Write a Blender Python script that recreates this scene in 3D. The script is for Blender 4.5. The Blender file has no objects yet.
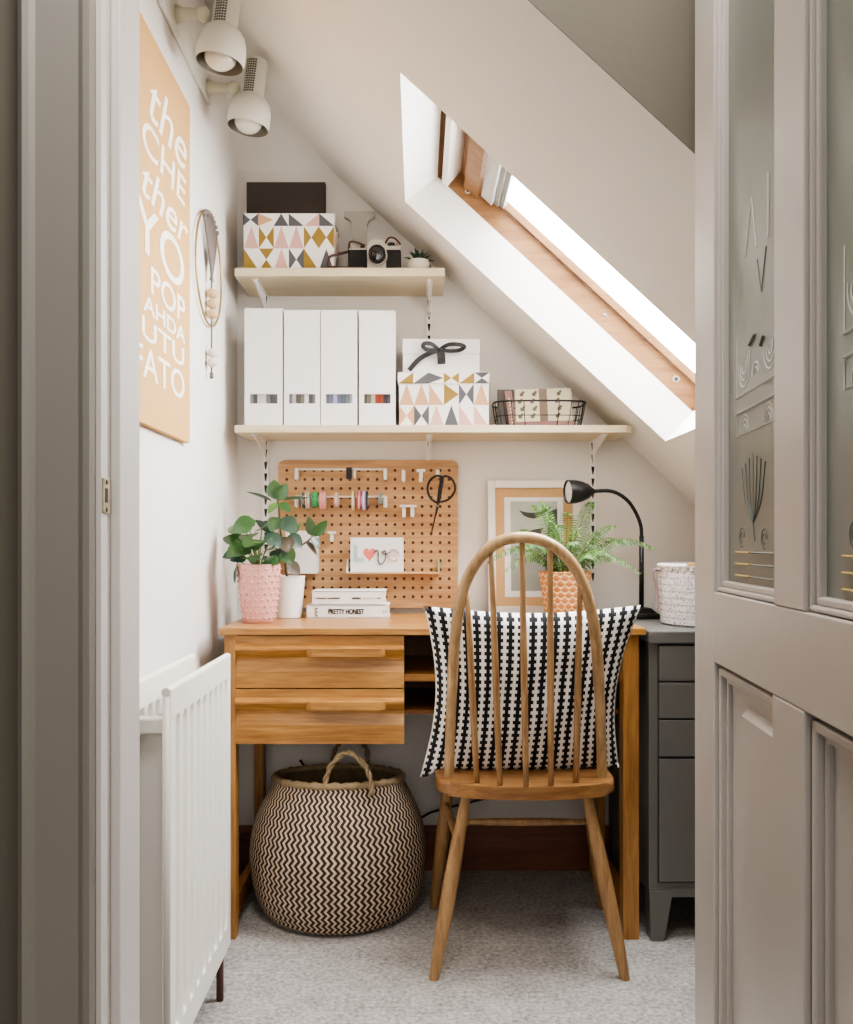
import bpy, bmesh, math, random
from mathutils import Vector, Matrix

R = random.Random(7)
C = bpy.context.scene.collection
F, CX, HY, H = 900.0, 418.0, 543.0, 0.94          # focal (px), vanishing point, eye height


def P(px, py, Y):
    """World point at depth Y that was surveyed at photo position (px, py)."""
    return Vector(((px - CX) * Y / F, Y, H - (py - HY) * Y / F))


# ----------------------------------------------------------------- materials
def lin(h):
    h = h.lstrip('#')
    out = []
    for i in (0, 2, 4):
        c = int(h[i:i + 2], 16) / 255
        out.append(c / 12.92 if c <= .04045 else ((c + .055) / 1.055) ** 2.4)
    return (*out, 1)


def base(name):
    m = bpy.data.materials.new(name)
    m.use_nodes = True
    nt = m.node_tree
    return m, nt, nt.nodes['Principled BSDF']


def N(nt, kind, **kw):
    n = nt.nodes.new(kind)
    for k, v in kw.items():
        setattr(n, k, v)
    return n


def mathn(nt, op, a, b=None, c=None):
    n = nt.nodes.new('ShaderNodeMath')
    n.operation = op
    for i, v in enumerate((a, b, c)):
        if v is None:
            continue
        if isinstance(v, (int, float)):
            n.inputs[i].default_value = v
        else:
            nt.links.new(v, n.inputs[i])
    return n.outputs[0]


def mixc(nt, fac, a, b):
    n = nt.nodes.new('ShaderNodeMix')
    n.data_type = 'RGBA'
    for i, v in ((0, fac), (6, a), (7, b)):
        if isinstance(v, (int, float)):
            n.inputs[i].default_value = v
        elif isinstance(v, tuple):
            n.inputs[i].default_value = v
        else:
            nt.links.new(v, n.inputs[i])
    return n.outputs[2]


def plain(name, col, rough=.6, var=.06, scale=18, bump=.08, bscale=60, metal=0, coat=0, emis=None):
    m, nt, b = base(name)
    tc = N(nt, 'ShaderNodeTexCoord')
    no = N(nt, 'ShaderNodeTexNoise')
    no.inputs['Scale'].default_value = scale
    no.inputs['Detail'].default_value = 4
    nt.links.new(tc.outputs['Object'], no.inputs['Vector'])
    c = lin(col)
    d = tuple(max(0, x * (1 - var * 2)) for x in c[:3]) + (1,)
    e = tuple(min(1, x * (1 + var)) for x in c[:3]) + (1,)
    nt.links.new(mixc(nt, no.outputs['Fac'], d, e), b.inputs['Base Color'])
    b.inputs['Roughness'].default_value = rough
    b.inputs['Metallic'].default_value = metal
    b.inputs['Coat Weight'].default_value = coat
    if bump:
        n2 = N(nt, 'ShaderNodeTexNoise')
        n2.inputs['Scale'].default_value = bscale
        n2.inputs['Detail'].default_value = 3
        nt.links.new(tc.outputs['Object'], n2.inputs['Vector'])
        bp = N(nt, 'ShaderNodeBump')
        bp.inputs['Strength'].default_value = bump
        bp.inputs['Distance'].default_value = .004
        nt.links.new(n2.outputs['Fac'], bp.inputs['Height'])
        nt.links.new(bp.outputs['Normal'], b.inputs['Normal'])
    if emis:
        b.inputs['Emission Color'].default_value = lin(emis[0])
        b.inputs['Emission Strength'].default_value = emis[1]
    return m


def wood(name, c1, c2, axis='X', scale=9, rough=.45, holes=False):
    m, nt, b = base(name)
    tc = N(nt, 'ShaderNodeTexCoord')
    mp = N(nt, 'ShaderNodeMapping')
    s = {'X': (.08, 1, 1), 'Y': (1, .08, 1), 'Z': (1, 1, .08)}[axis]
    mp.inputs['Scale'].default_value = [v * scale for v in s]
    nt.links.new(tc.outputs['Object'], mp.inputs['Vector'])
    n1 = N(nt, 'ShaderNodeTexNoise')
    n1.inputs['Scale'].default_value = 4
    n1.inputs['Detail'].default_value = 6
    n1.inputs['Distortion'].default_value = 1.2
    nt.links.new(mp.outputs['Vector'], n1.inputs['Vector'])
    n2 = N(nt, 'ShaderNodeTexNoise')
    n2.inputs['Scale'].default_value = 22
    n2.inputs['Detail'].default_value = 3
    nt.links.new(mp.outputs['Vector'], n2.inputs['Vector'])
    f = mathn(nt, 'MULTIPLY_ADD', n2.outputs['Fac'], .35, mathn(nt, 'MULTIPLY', n1.outputs['Fac'], .65))
    rp = N(nt, 'ShaderNodeValToRGB')
    rp.color_ramp.elements[0].position = .33
    rp.color_ramp.elements[0].color = lin(c1)
    rp.color_ramp.elements[1].position = .66
    rp.color_ramp.elements[1].color = lin(c2)
    nt.links.new(f, rp.inputs['Fac'])
    col = rp.outputs['Color']
    if holes:
        sep = N(nt, 'ShaderNodeSeparateXYZ')
        nt.links.new(tc.outputs['Object'], sep.inputs['Vector'])
        p = .0259
        fx = mathn(nt, 'SUBTRACT', mathn(nt, 'FRACT', mathn(nt, 'ADD', mathn(nt, 'DIVIDE', sep.outputs['X'], p), 40.5)), .5)
        fz = mathn(nt, 'SUBTRACT', mathn(nt, 'FRACT', mathn(nt, 'ADD', mathn(nt, 'DIVIDE', sep.outputs['Z'], p), 40.25)), .5)
        d = mathn(nt, 'SQRT', mathn(nt, 'ADD', mathn(nt, 'MULTIPLY', fx, fx), mathn(nt, 'MULTIPLY', fz, fz)))
        edge = mathn(nt, 'LESS_THAN', mathn(nt, 'ABSOLUTE', sep.outputs['X']), .243)
        edz = mathn(nt, 'LESS_THAN', mathn(nt, 'ABSOLUTE', mathn(nt, 'SUBTRACT', sep.outputs['Z'], .212)), .196)
        hole = mathn(nt, 'MULTIPLY', mathn(nt, 'MULTIPLY', mathn(nt, 'LESS_THAN', d, .17), edge), edz)
        col = mixc(nt, hole, col, lin('#4a2413'))
    nt.links.new(col, b.inputs['Base Color'])
    b.inputs['Roughness'].default_value = rough
    bp = N(nt, 'ShaderNodeBump')
    bp.inputs['Strength'].default_value = .06
    bp.inputs['Distance'].default_value = .003
    nt.links.new(f, bp.inputs['Height'])
    nt.links.new(bp.outputs['Normal'], b.inputs['Normal'])
    return m


def carpet():
    m, nt, b = base('carpet')
    tc = N(nt, 'ShaderNodeTexCoord')
    a = N(nt, 'ShaderNodeTexNoise')
    a.inputs['Scale'].default_value = 95
    a.inputs['Detail'].default_value = 5
    a.inputs['Roughness'].default_value = .7
    c = N(nt, 'ShaderNodeTexNoise')
    c.inputs['Scale'].default_value = 14
    c.inputs['Detail'].default_value = 5
    for n in (a, c):
        nt.links.new(tc.outputs['Object'], n.inputs['Vector'])
    f = mathn(nt, 'MULTIPLY_ADD', a.outputs['Fac'], .8, mathn(nt, 'MULTIPLY', c.outputs['Fac'], .2))
    rp = N(nt, 'ShaderNodeValToRGB')
    rp.color_ramp.elements[0].position = .33
    rp.color_ramp.elements[0].color = lin('#77726e')
    rp.color_ramp.elements[1].position = .66
    rp.color_ramp.elements[1].color = lin('#cbc7c2')
    nt.links.new(f, rp.inputs['Fac'])
    nt.links.new(rp.outputs['Color'], b.inputs['Base Color'])
    b.inputs['Roughness'].default_value = 1
    bp = N(nt, 'ShaderNodeBump')
    bp.inputs['Strength'].default_value = .5
    bp.inputs['Distance'].default_value = .008
    nt.links.new(f, bp.inputs['Height'])
    nt.links.new(bp.outputs['Normal'], b.inputs['Normal'])
    return m


def zigzag():
    """Seagrass weave: dark and pale zigzag stripes; UV u = turns round the basket, v = height in m."""
    m, nt, b = base('seagrass_zigzag')
    uv = N(nt, 'ShaderNodeUVMap')
    sep = N(nt, 'ShaderNodeSeparateXYZ')
    nt.links.new(uv.outputs['UV'], sep.inputs['Vector'])
    tri = mathn(nt, 'PINGPONG', sep.outputs['Y'], .0105)
    th = mathn(nt, 'ADD', mathn(nt, 'MULTIPLY', sep.outputs['X'], 88), mathn(nt, 'MULTIPLY', tri, 58))
    fr = mathn(nt, 'FRACT', th)
    st = mathn(nt, 'LESS_THAN', fr, .55)
    no = N(nt, 'ShaderNodeTexNoise')
    no.inputs['Scale'].default_value = 30
    tc = N(nt, 'ShaderNodeTexCoord')
    nt.links.new(tc.outputs['Object'], no.inputs['Vector'])
    pale = mixc(nt, no.outputs['Fac'], lin('#a89279'), lin('#dccab0'))
    nt.links.new(mixc(nt, st, pale, lin('#3a2420')), b.inputs['Base Color'])
    b.inputs['Roughness'].default_value = .85
    bp = N(nt, 'ShaderNodeBump')
    bp.inputs['Strength'].default_value = .6
    bp.inputs['Distance'].default_value = .004
    nt.links.new(mathn(nt, 'PINGPONG', fr, .5), bp.inputs['Height'])
    nt.links.new(bp.outputs['Normal'], b.inputs['Normal'])
    return m


def cushion_mat():
    m, nt, b = base('cushion_print')
    uv = N(nt, 'ShaderNodeUVMap')
    sep = N(nt, 'ShaderNodeSeparateXYZ')
    nt.links.new(uv.outputs['UV'], sep.inputs['Vector'])
    u = mathn(nt, 'ABSOLUTE', mathn(nt, 'SUBTRACT', mathn(nt, 'FRACT', mathn(nt, 'MULTIPLY', sep.outputs['X'], 19)), .5))
    v = mathn(nt, 'FRACT', mathn(nt, 'MULTIPLY', sep.outputs['Y'], 25))
    bar = mathn(nt, 'MULTIPLY', mathn(nt, 'LESS_THAN', u, .36), mathn(nt, 'LESS_THAN', v, .52))
    blk = mathn(nt, 'MAXIMUM', bar, mathn(nt, 'LESS_THAN', u, .17))
    nt.links.new(mixc(nt, blk, lin('#f1ece6'), lin('#161519')), b.inputs['Base Color'])
    b.inputs['Roughness'].default_value = .9
    return m


def weave(name, c1, c2, sx, sy):
    """UV chequer of short horizontal strands."""
    m, nt, b = base(name)
    uv = N(nt, 'ShaderNodeUVMap')
    sep = N(nt, 'ShaderNodeSeparateXYZ')
    nt.links.new(uv.outputs['UV'], sep.inputs['Vector'])
    ux = mathn(nt, 'MULTIPLY', sep.outputs['X'], sx)
    vy = mathn(nt, 'MULTIPLY', sep.outputs['Y'], sy)
    odd = mathn(nt, 'MULTIPLY', mathn(nt, 'MODULO', mathn(nt, 'FLOOR', vy), 2), .5)
    fx = mathn(nt, 'ABSOLUTE', mathn(nt, 'SUBTRACT', mathn(nt, 'FRACT', mathn(nt, 'ADD', ux, odd)), .5))
    fy = mathn(nt, 'ABSOLUTE', mathn(nt, 'SUBTRACT', mathn(nt, 'FRACT', vy), .5))
    d = mathn(nt, 'ADD', fx, mathn(nt, 'MULTIPLY', fy, .8))
    s = mathn(nt, 'GREATER_THAN', d, .52)
    nt.links.new(mixc(nt, s, lin(c1), lin(c2)), b.inputs['Base Color'])
    b.inputs['Roughness'].default_value = .8
    bp = N(nt, 'ShaderNodeBump')
    bp.inputs['Strength'].default_value = .5
    bp.inputs['Distance'].default_value = .004
    bp.invert = True
    nt.links.new(d, bp.inputs['Height'])
    nt.links.new(bp.outputs['Normal'], b.inputs['Normal'])
    return m


def flecked():
    m, nt, b = base('woven_paper')
    uv = N(nt, 'ShaderNodeUVMap')
    sep = N(nt, 'ShaderNodeSeparateXYZ')
    nt.links.new(uv.outputs['UV'], sep.inputs['Vector'])
    vor = N(nt, 'ShaderNodeTexVoronoi')
    mp = N(nt, 'ShaderNodeMapping')
    mp.inputs['Scale'].default_value = (58, 95, 1)
    nt.links.new(uv.outputs['UV'], mp.inputs['Vector'])
    nt.links.new(mp.outputs['Vector'], vor.inputs['Vector'])
    hs = N(nt, 'ShaderNodeSeparateColor')
    nt.links.new(vor.outputs['Color'], hs.inputs['Color'])
    rp = N(nt, 'ShaderNodeValToRGB')
    rp.color_ramp.interpolation = 'CONSTANT'
    els = [(0, '#eeeae8'), (.5, '#d8d2d0'), (.62, '#f3dfe0'), (.72, '#5b5f78'), (.8, '#f4f2f0'), (.9, '#8fa9b4'), (.95, '#c3907d')]
    e = rp.color_ramp.elements
    e[0].color = lin(els[0][1])
    e[1].position = els[1][0]
    e[1].color = lin(els[1][1])
    for p, c in els[2:]:
        x = e.new(p)
        x.color = lin(c)
    nt.links.new(hs.outputs['Red'], rp.inputs['Fac'])
    st = mathn(nt, 'LESS_THAN', mathn(nt, 'FRACT', mathn(nt, 'MULTIPLY', sep.outputs['Y'], 60)), .22)
    nt.links.new(mixc(nt, mathn(nt, 'MULTIPLY', st, .5), rp.outputs['Color'], lin('#9a9292')), b.inputs['Base Color'])
    b.inputs['Roughness'].default_value = .8
    bp = N(nt, 'ShaderNodeBump')
    bp.inputs['Strength'].default_value = .6
    bp.inputs['Distance'].default_value = .004
    nt.links.new(vor.outputs['Distance'], bp.inputs['Height'])
    nt.links.new(bp.outputs['Normal'], b.inputs['Normal'])
    return m


def clear_glass():
    m, nt, b = base('window_glass')
    out = nt.nodes['Material Output']
    tr = N(nt, 'ShaderNodeBsdfTransparent')
    gl = N(nt, 'ShaderNodeBsdfGlossy')
    gl.inputs['Roughness'].default_value = .02
    mx = N(nt, 'ShaderNodeMixShader')
    mx.inputs[0].default_value = .06
    nt.links.new(tr.outputs[0], mx.inputs[1])
    nt.links.new(gl.outputs[0], mx.inputs[2])
    nt.links.new(mx.outputs[0], out.inputs['Surface'])
    return m


def frosted():
    m, nt, b = base('frosted_glass')
    tc = N(nt, 'ShaderNodeTexCoord')
    no = N(nt, 'ShaderNodeTexNoise')
    no.inputs['Scale'].default_value = 3
    nt.links.new(tc.outputs['Object'], no.inputs['Vector'])
    nt.links.new(mixc(nt, no.outputs['Fac'], lin('#6c716a'), lin('#9a9f97')), b.inputs['Base Color'])
    b.inputs['Roughness'].default_value = .3
    b.inputs['Transmission Weight'].default_value = .25
    return m


WALL = plain('wall_paint', '#e9e4dd', .9, .02, 5, .12, 90)
SLOPE = plain('ceiling_paint', '#efeae4', .9, .02, 4, .12, 90)
REVEAL = plain('reveal_paint', '#f4f1ec', .8, .01, 5, .05)
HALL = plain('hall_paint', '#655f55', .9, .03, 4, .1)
DOORP = plain('door_paint', '#bdb6b0', .3, .03, 6, .05, 40)
FRAMEP = plain('frame_paint', '#bcb6b1', .4, .02, 6, .05, 40)
ARCH = plain('architrave_paint', '#807b74', .5, .03, 5, .05, 40)
CARPET = carpet()
OAK = wood('light_oak', '#8a5b2e', '#c08e50', 'X', 10, .32)
OAKZ = wood('light_oak_upright', '#8a5c30', '#ba894e', 'Z', 10, .38)
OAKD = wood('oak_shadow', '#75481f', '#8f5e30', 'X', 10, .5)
SKIRT = wood('dark_skirting', '#744534', '#8f5e48', 'X', 6, .45)
ELM = wood('chair_elm', '#836040', '#b58f62', 'Z', 12, .36)
ELMX = wood('chair_seat_elm', '#7a5230', '#a87c4c', 'X', 10, .35)
ELMH = wood('chair_hoop', '#957550', '#c4a176', 'Z', 12, .32)
SHELF = wood('pale_birch', '#cfbf9e', '#ddd0b2', 'X', 8, .5)
PEG = wood('pegboard_ply', '#a97a4e', '#d4ab7b', 'X', 7, .5, holes=True)
PINE = wood('pine', '#765030', '#987049', 'X', 8, .45)
KRAFT = plain('kraft_paper', '#d2a468', .7, .04, 25, .05)
WHITE = plain('white_card', '#f3f0ee', .6, .015, 10, .03)
WPLAS = plain('white_plastic', '#f1ece6', .35, .02, 10, 0)
LAMPW = plain('white_enamel', '#dbd9cf', .35, .02, 8, 0)
LAMPARM = plain('aged_plastic', '#d0cdb8', .45, .03, 10, 0)
BULB = plain('frosted_bulb', '#cfc9bd', .15, .02, 10, 0, coat=.6)
MESH_G = plain('vent_grey', '#5d5c58', .5, .1, 60, .3, 200)
DARK = plain('dark_felt', '#48413b', .85, .08, 40, .15, 200)
BLACK = plain('black_metal', '#1c1b1b', .35, .1, 20, .05)
BLACKM = plain('black_matte', '#222122', .75, .1, 40, .15, 150)
STEEL = plain('steel', '#b9b6b0', .3, .05, 20, 0, metal=.9)
GREYM = plain('grey_metal', '#6d6b66', .42, .05, 14, .05, 120)
GREYD = plain('grey_metal_gap', '#2a2a2a', .6, .05, 14, 0)
RADW = plain('radiator_enamel', '#efebe2', .35, .015, 10, 0)
RADG = plain('radiator_edge', '#cfcac2', .45, .02, 10, 0)
COPPER = plain('painted_pipe', '#5d3b36', .5, .06, 20, 0)
GOLDP = plain('pattern_gold', '#93772f', .6, .03)
PINKP = plain('pattern_pink', '#d3a69b', .6, .03)
GREYP = plain('pattern_grey', '#555459', .6, .03)
PEACH = plain('pattern_peach', '#cc9f78', .6, .03)
PATW = plain('pattern_white', '#f2eee9', .6, .02)
PINKC = plain('pink_ceramic', '#dba39a', .4, .03, 20, .03)
CREAMC = plain('cream_ceramic', '#e0d8c8', .45, .03, 20, .03)
SOIL = plain('soil', '#3a2a20', 1, .2, 60, .6, 80)
LEAF = plain('leaf_green', '#3c5f31', .32, .3, 16, .05, 40, coat=.2)
LEAFD = plain('leaf_dark_green', '#354f3e', .32, .3, 14, .05, 40, coat=.25)
FERN = plain('fern_green', '#436a2c', .55, .3, 22, .05, 60)
STEM = plain('stem_green', '#6d7a45', .6, .1, 20, 0)
TERRA = weave('coral_weave', '#cb8d58', '#efd4aa', 19, 9)
ZIG = zigzag()
ROPE = plain('seagrass_rope', '#a38e6e', .9, .15, 60, .5, 150)
ROPED = plain('basket_inside', '#94805f', .95, .2, 40, .5, 90)
CUSH = cushion_mat()
PAPERB = flecked()
TAN = plain('tan_rim', '#b08c48', .7, .08, 30, .2)
RIBBON = plain('black_ribbon', '#2b2a2c', .5, .08, 30, .05)
GLASS = clear_glass()
FROST = frosted()
ETCH = plain('etched_white', '#d5d8d2', .5, .02, 30, 0)
ETCHD = plain('etched_dark', '#6b7069', .5, .05, 30, 0)
ETCHG = plain('etched_gold', '#c7b06a', .4, .1, 50, 0)
SCREWD = plain('screw_dark', '#3a3636', .4, .05)
GREYBL = plain('blind_grey', '#c2c2be', .5, .03, 20, 0)
GREYB2 = plain('blind_dark', '#8f8f8b', .5, .06, 40, 0)
ETAL = dict(teal=plain('print_teal', '#b9d3cf', .7), red=plain('print_red', '#ec7f72', .7),
            pink=plain('print_pink', '#f0ccd0', .7), blk=plain('print_black', '#26262a', .7))
SAGE = plain('print_sage', '#bcc3b6', .7, .15, 12, 0)
BIRD = plain('print_charcoal', '#4d4a47', .7, .1, 20, 0)
INK = plain('ink', '#2d2a2a', .6, .02, 20, 0)
CREAMP = plain('cream_print', '#eee7cd', .65, .05, 30, 0)
OWL = plain('print_motif', '#7f745c', .65, .1, 40, 0)
DUSK = plain('dusky_pink_cover', '#a8817a', .65, .08, 40, .05)
NOTEG = plain('grey_cover', '#77736f', .7, .05, 30, .05)
BRASS = plain('brass', '#b59a63', .3, .06, 20, 0, metal=.8)
LEATHER = plain('grey_leather', '#7d716a', .7, .1, 40, .1)
BEAD = plain('wood_bead', '#d9b98e', .5, .08, 40, .03)
BEADP = plain('pale_bead', '#e6d3cb', .5, .05, 40, .03)
LETTER = plain('grey_white_letter', '#aaa59d', .55, .02, 10, 0)
SILVER = plain('camera_silver', '#c9c5bc', .35, .04, 20, 0, metal=.5)
GLASSB = plain('lens_glass', '#15151b', .08, .02, 10, 0, coat=.8)
STRAP = plain('brown_strap', '#4a3026', .6, .1, 30, .1)


# ----------------------------------------------------------------- mesh helpers
def tag(o, label, cat, group=None, kind=None):
    o['label'] = label
    o['category'] = cat
    if group:
        o['group'] = group
    if kind:
        o['kind'] = kind
    return o


def thing(name, label, cat, loc, group=None):
    o = bpy.data.objects.new(name, None)
    o.empty_display_size = .03
    C.objects.link(o)
    o.location = loc
    return tag(o, label, cat, group)


def rootloc(o):
    while o.parent:
        o = o.parent
    return Vector(o.location)


def obj(name, bm, mats, parent=None, smooth=False, origin=None):
    """Link ONE mesh object.  The bmesh is in world metres; it is stored relative to its thing."""
    if not isinstance(mats, (list, tuple)):
        mats = [mats]
    if parent is None:
        if origin is None:
            xs = [v.co for v in bm.verts]
            lo = [min(c[i] for c in xs) for i in range(3)]
            hi = [max(c[i] for c in xs) for i in range(3)]
            origin = Vector(((lo[0] + hi[0]) / 2, (lo[1] + hi[1]) / 2, lo[2]))
        org = Vector(origin)
    else:
        org = rootloc(parent)
    bmesh.ops.translate(bm, vec=-org, verts=bm.verts)
    bmesh.ops.recalc_face_normals(bm, faces=bm.faces) if not smooth == 'keep' else None
    me = bpy.data.meshes.new(name)
    bm.to_mesh(me)
    bm.free()
    for m in mats:
        me.materials.append(m)
    if smooth:
        for p in me.polygons:
            p.use_smooth = True
        if smooth == 'auto':
            try:
                me.set_sharp_from_angle(angle=math.radians(38))
            except Exception:
                pass
    o = bpy.data.objects.new(name, me)
    C.objects.link(o)
    if parent is None:
        o.location = org
    else:
        o.parent = parent
    return o


def struct(name, bm, mats, label=None, parent=None, smooth=False):
    o = obj(name, bm, mats, parent, smooth)
    if parent is None:
        o['kind'] = 'structure'
        tag(o, label or name, name.split('_')[0])
    return o


def nb():
    return bmesh.new()


def box(bm, x0, x1, y0, y1, z0, z1, mi=0, bev=0, M=None):
    vs = [bm.verts.new((x, y, z)) for x in (x0, x1) for y in (y0, y1) for z in (z0, z1)]
    idx = [(0, 1, 3, 2), (4, 6, 7, 5), (0, 4, 5, 1), (2, 3, 7, 6), (0, 2, 6, 4), (1, 5, 7, 3)]
    fs = [bm.faces.new([vs[i] for i in f]) for f in idx]
    for f in fs:
        f.material_index = mi
    if M:
        bmesh.ops.transform(bm, matrix=M, verts=vs)
    if bev:
        es = list({e for f in fs for e in f.edges})
        r = bmesh.ops.bevel(bm, geom=es, offset=bev, segments=2, affect='EDGES', profile=.5)
        for f in r['faces']:
            f.material_index = mi
    return bm


def frame_of(d):
    d = d.normalized()
    a = Vector((0, 0, 1)) if abs(d.z) < .9 else Vector((1, 0, 0))
    x = d.cross(a).normalized()
    return x, d.cross(x).normalized()


def tube(bm, pts, r, seg=10, mi=0, caps=True, closed=False, flat=1.0):
    """Sweep a circle along points; r is a number or one radius per point."""
    pts = [Vector(p) for p in pts]
    n = len(pts)
    rs = r if isinstance(r, (list, tuple)) else [r] * n
    rings = []
    x = None
    for i, p in enumerate(pts):
        if closed:
            d = pts[(i + 1) % n] - pts[i - 1]
        else:
            d = pts[min(i + 1, n - 1)] - pts[max(i - 1, 0)]
        d.normalize()
        if x is None:
            x, y = frame_of(d)
        else:
            x = (x - d * x.dot(d)).normalized()
            y = d.cross(x).normalized()
        rings.append([bm.verts.new(p + (x * math.cos(t) + y * math.sin(t) * flat) * rs[i])
                      for t in [2 * math.pi * k / seg for k in range(seg)]])
    m = n if closed else n - 1
    for i in range(m):
        a, b = rings[i], rings[(i + 1) % n]
        for k in range(seg):
            f = bm.faces.new((a[k], a[(k + 1) % seg], b[(k + 1) % seg], b[k]))
            f.material_index = mi
    if caps and not closed:
        for ring in (rings[0], rings[-1]):
            f = bm.faces.new(ring)
            f.material_index = mi
    return bm


def spline(pts, k=6):
    pts = [Vector(p) for p in pts]
    out = []
    for i in range(len(pts) - 1):
        p0, p1, p2, p3 = pts[max(i - 1, 0)], pts[i], pts[i + 1], pts[min(i + 2, len(pts) - 1)]
        for j in range(k):
            t = j / k
            out.append(.5 * (2 * p1 + (p2 - p0) * t + (2 * p0 - 5 * p1 + 4 * p2 - p3) * t * t
                             + (3 * p1 - p0 - 3 * p2 + p3) * t ** 3))
    out.append(pts[-1])
    return out


def lathe(bm, prof, c, axis=(0, 0, 1), seg=32, mi=0, capb=True, capt=False, squash=None):
    """Revolve (radius, height) pairs about an axis through c; writes UV (turn, height)."""
    c = Vector(c)
    d = Vector(axis).normalized()
    x, y = frame_of(d)
    uvl = bm.loops.layers.uv.verify()
    rings = []
    for r, h in prof:
        rings.append([bm.verts.new(c + d * h + (x * math.cos(t) + y * math.sin(t)) * max(r, 1e-5))
                      for t in [2 * math.pi * k / seg for k in range(seg)]])
    arc = [0]
    for i in range(1, len(prof)):
        arc.append(arc[-1] + math.hypot(prof[i][0] - prof[i - 1][0], prof[i][1] - prof[i - 1][1]))
    for i in range(len(prof) - 1):
        a, b = rings[i], rings[i + 1]
        for k in range(seg):
            f = bm.faces.new((a[k], a[(k + 1) % seg], b[(k + 1) % seg], b[k]))
            f.material_index = mi
            for lp, (u, v) in zip(f.loops, ((k, i), (k + 1, i), (k + 1, i + 1), (k, i + 1))):
                lp[uvl].uv = (u / seg, arc[v])
    if capb:
        bm.faces.new(rings[0]).material_index = mi
    if capt:
        bm.faces.new(rings[-1]).material_index = mi
    return bm


def prism(bm, poly, y0, y1, mi=0, plane='XZ'):
    """Extrude a polygon; XZ polygon along Y, YZ along X, XY along Z."""
    def mk(p, t):
        return {'XZ': (p[0], t, p[1]), 'YZ': (t, p[0], p[1]), 'XY': (p[0], p[1], t)}[plane]
    a = [bm.verts.new(mk(p, y0)) for p in poly]
    b = [bm.verts.new(mk(p, y1)) for p in poly]
    n = len(poly)
    fs = [bm.faces.new(a), bm.faces.new(b[::-1])]
    for i in range(n):
        fs.append(bm.faces.new((a[i], a[(i + 1) % n], b[(i + 1) % n], b[i])))
    for f in fs:
        f.material_index = mi
    return bm


def quad(bm, pts, mi=0):
    f = bm.faces.new([bm.verts.new(p) for p in pts])
    f.material_index = mi
    return bm


def ball(bm, c, r, mi=0, sub=2, sc=(1, 1, 1)):
    ret = bmesh.ops.create_icosphere(bm, subdivisions=sub, radius=r,
                                     matrix=Matrix.Translation(c) @ Matrix.Diagonal((*sc, 1)))
    for v in ret['verts']:
        for f in v.link_faces:
            f.material_index = mi
    return bm


def text_bm(s, size, M, ext=.0004, align='CENTER', sx=1.0, shear=0, bold=0):
    cu = bpy.data.curves.new('t', 'FONT')
    cu.body = s
    cu.size = size
    cu.align_x = align
    cu.align_y = 'CENTER'
    cu.extrude = ext
    cu.shear = shear
    cu.offset = bold
    o = bpy.data.objects.new('t', cu)
    C.objects.link(o)
    bpy.context.view_layer.update()
    me = bpy.data.meshes.new_from_object(o.evaluated_get(bpy.context.evaluated_depsgraph_get()))
    bpy.data.objects.remove(o)
    bm = nb()
    bm.from_mesh(me)
    bmesh.ops.scale(bm, vec=(sx, 1, 1), verts=bm.verts)
    bmesh.ops.transform(bm, matrix=M, verts=bm.verts)
    return bm


def merge(bm, other):
    me = bpy.data.meshes.new('tmp')
    other.to_mesh(me)
    other.free()
    bm.from_mesh(me)
    bpy.data.meshes.remove(me)
    return bm


FACE_CAM = Matrix.Rotation(math.pi / 2, 4, 'X')       # XY text -> stands up facing -Y


def leaf(bm, p, d, up, L, W, bend=.25, fold=.15, mi=0, tip=1.0, n=6):
    """An oval leaf: a 3-wide strip folded along its midrib and bent down to the tip."""
    p, d, up = Vector(p), Vector(d).normalized(), Vector(up)
    s = d.cross(up)
    if s.length < 1e-4:
        s = d.cross(Vector((1, 0, 0)))
    s.normalize()
    u = s.cross(d).normalized()
    rows = []
    for i in range(n + 1):
        t = i / n
        w = W / 2 * (math.sin(math.pi * min(1, t ** .8 * .96 + .02)) ** .75) * (tip if t > .8 else 1)
        c = p + d * (L * t) - u * (bend * L * t * t)
        rows.append([bm.verts.new(c - s * w + u * fold * w), bm.verts.new(c), bm.verts.new(c + s * w + u * fold * w)])
    for a, b in zip(rows, rows[1:]):
        for k in range(2):
            f = bm.faces.new((a[k], a[k + 1], b[k + 1], b[k]))
            f.material_index = mi
    return bm


def pattern_panel(bm, o, ux, uz, w, h, nu, nv, rng, off=Vector((0, 0, 0))):
    """Triangle print: split a face into cells and cut each cell into coloured triangles."""
    o = Vector(o) + off
    du, dv = w / nu, h / nv
    pal = [1, 1, 2, 2, 3, 3, 4]
    for i in range(nu):
        for j in range(nv):
            a = o + ux * (i * du) + uz * (j * dv)
            b, c, d = a + ux * du, a + ux * du + uz * dv, a + uz * dv
            m = (a + c) / 2
            k = rng.choice(['half', 'half2', 'hour', 'bow', 'peak', 'arrow'])
            c1 = rng.choice(pal)
            if k == 'half':
                T = [((a, b, c), c1), ((a, c, d), 0)]
            elif k == 'half2':
                T = [((a, b, d), c1), ((b, c, d), 0)]
            elif k == 'hour':
                T = [((a, b, m), c1), ((c, d, m), c1), ((b, c, m), 0), ((d, a, m), 0)]
            elif k == 'bow':
                T = [((b, c, m), c1), ((d, a, m), c1), ((a, b, m), 0), ((c, d, m), 0)]
            elif k == 'peak':
                t = (c + d) / 2
                T = [((a, b, t), c1), ((a, t, d), 0), ((b, c, t), 0)]
            elif k == 'arrow':
                t = (b + c) / 2
                T = [((a, t, d), c1), ((a, b, t), 0), ((d, t, c), 0)]
            else:
                T = [((a, b, c), 0), ((a, c, d), 0)]
            for tri, mi in T:
                bm.faces.new([bm.verts.new(q) for q in tri]).material_index = mi
    return bm


PATTERN = [PATW, PINKP, GREYP, GOLDP, PEACH]


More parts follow.
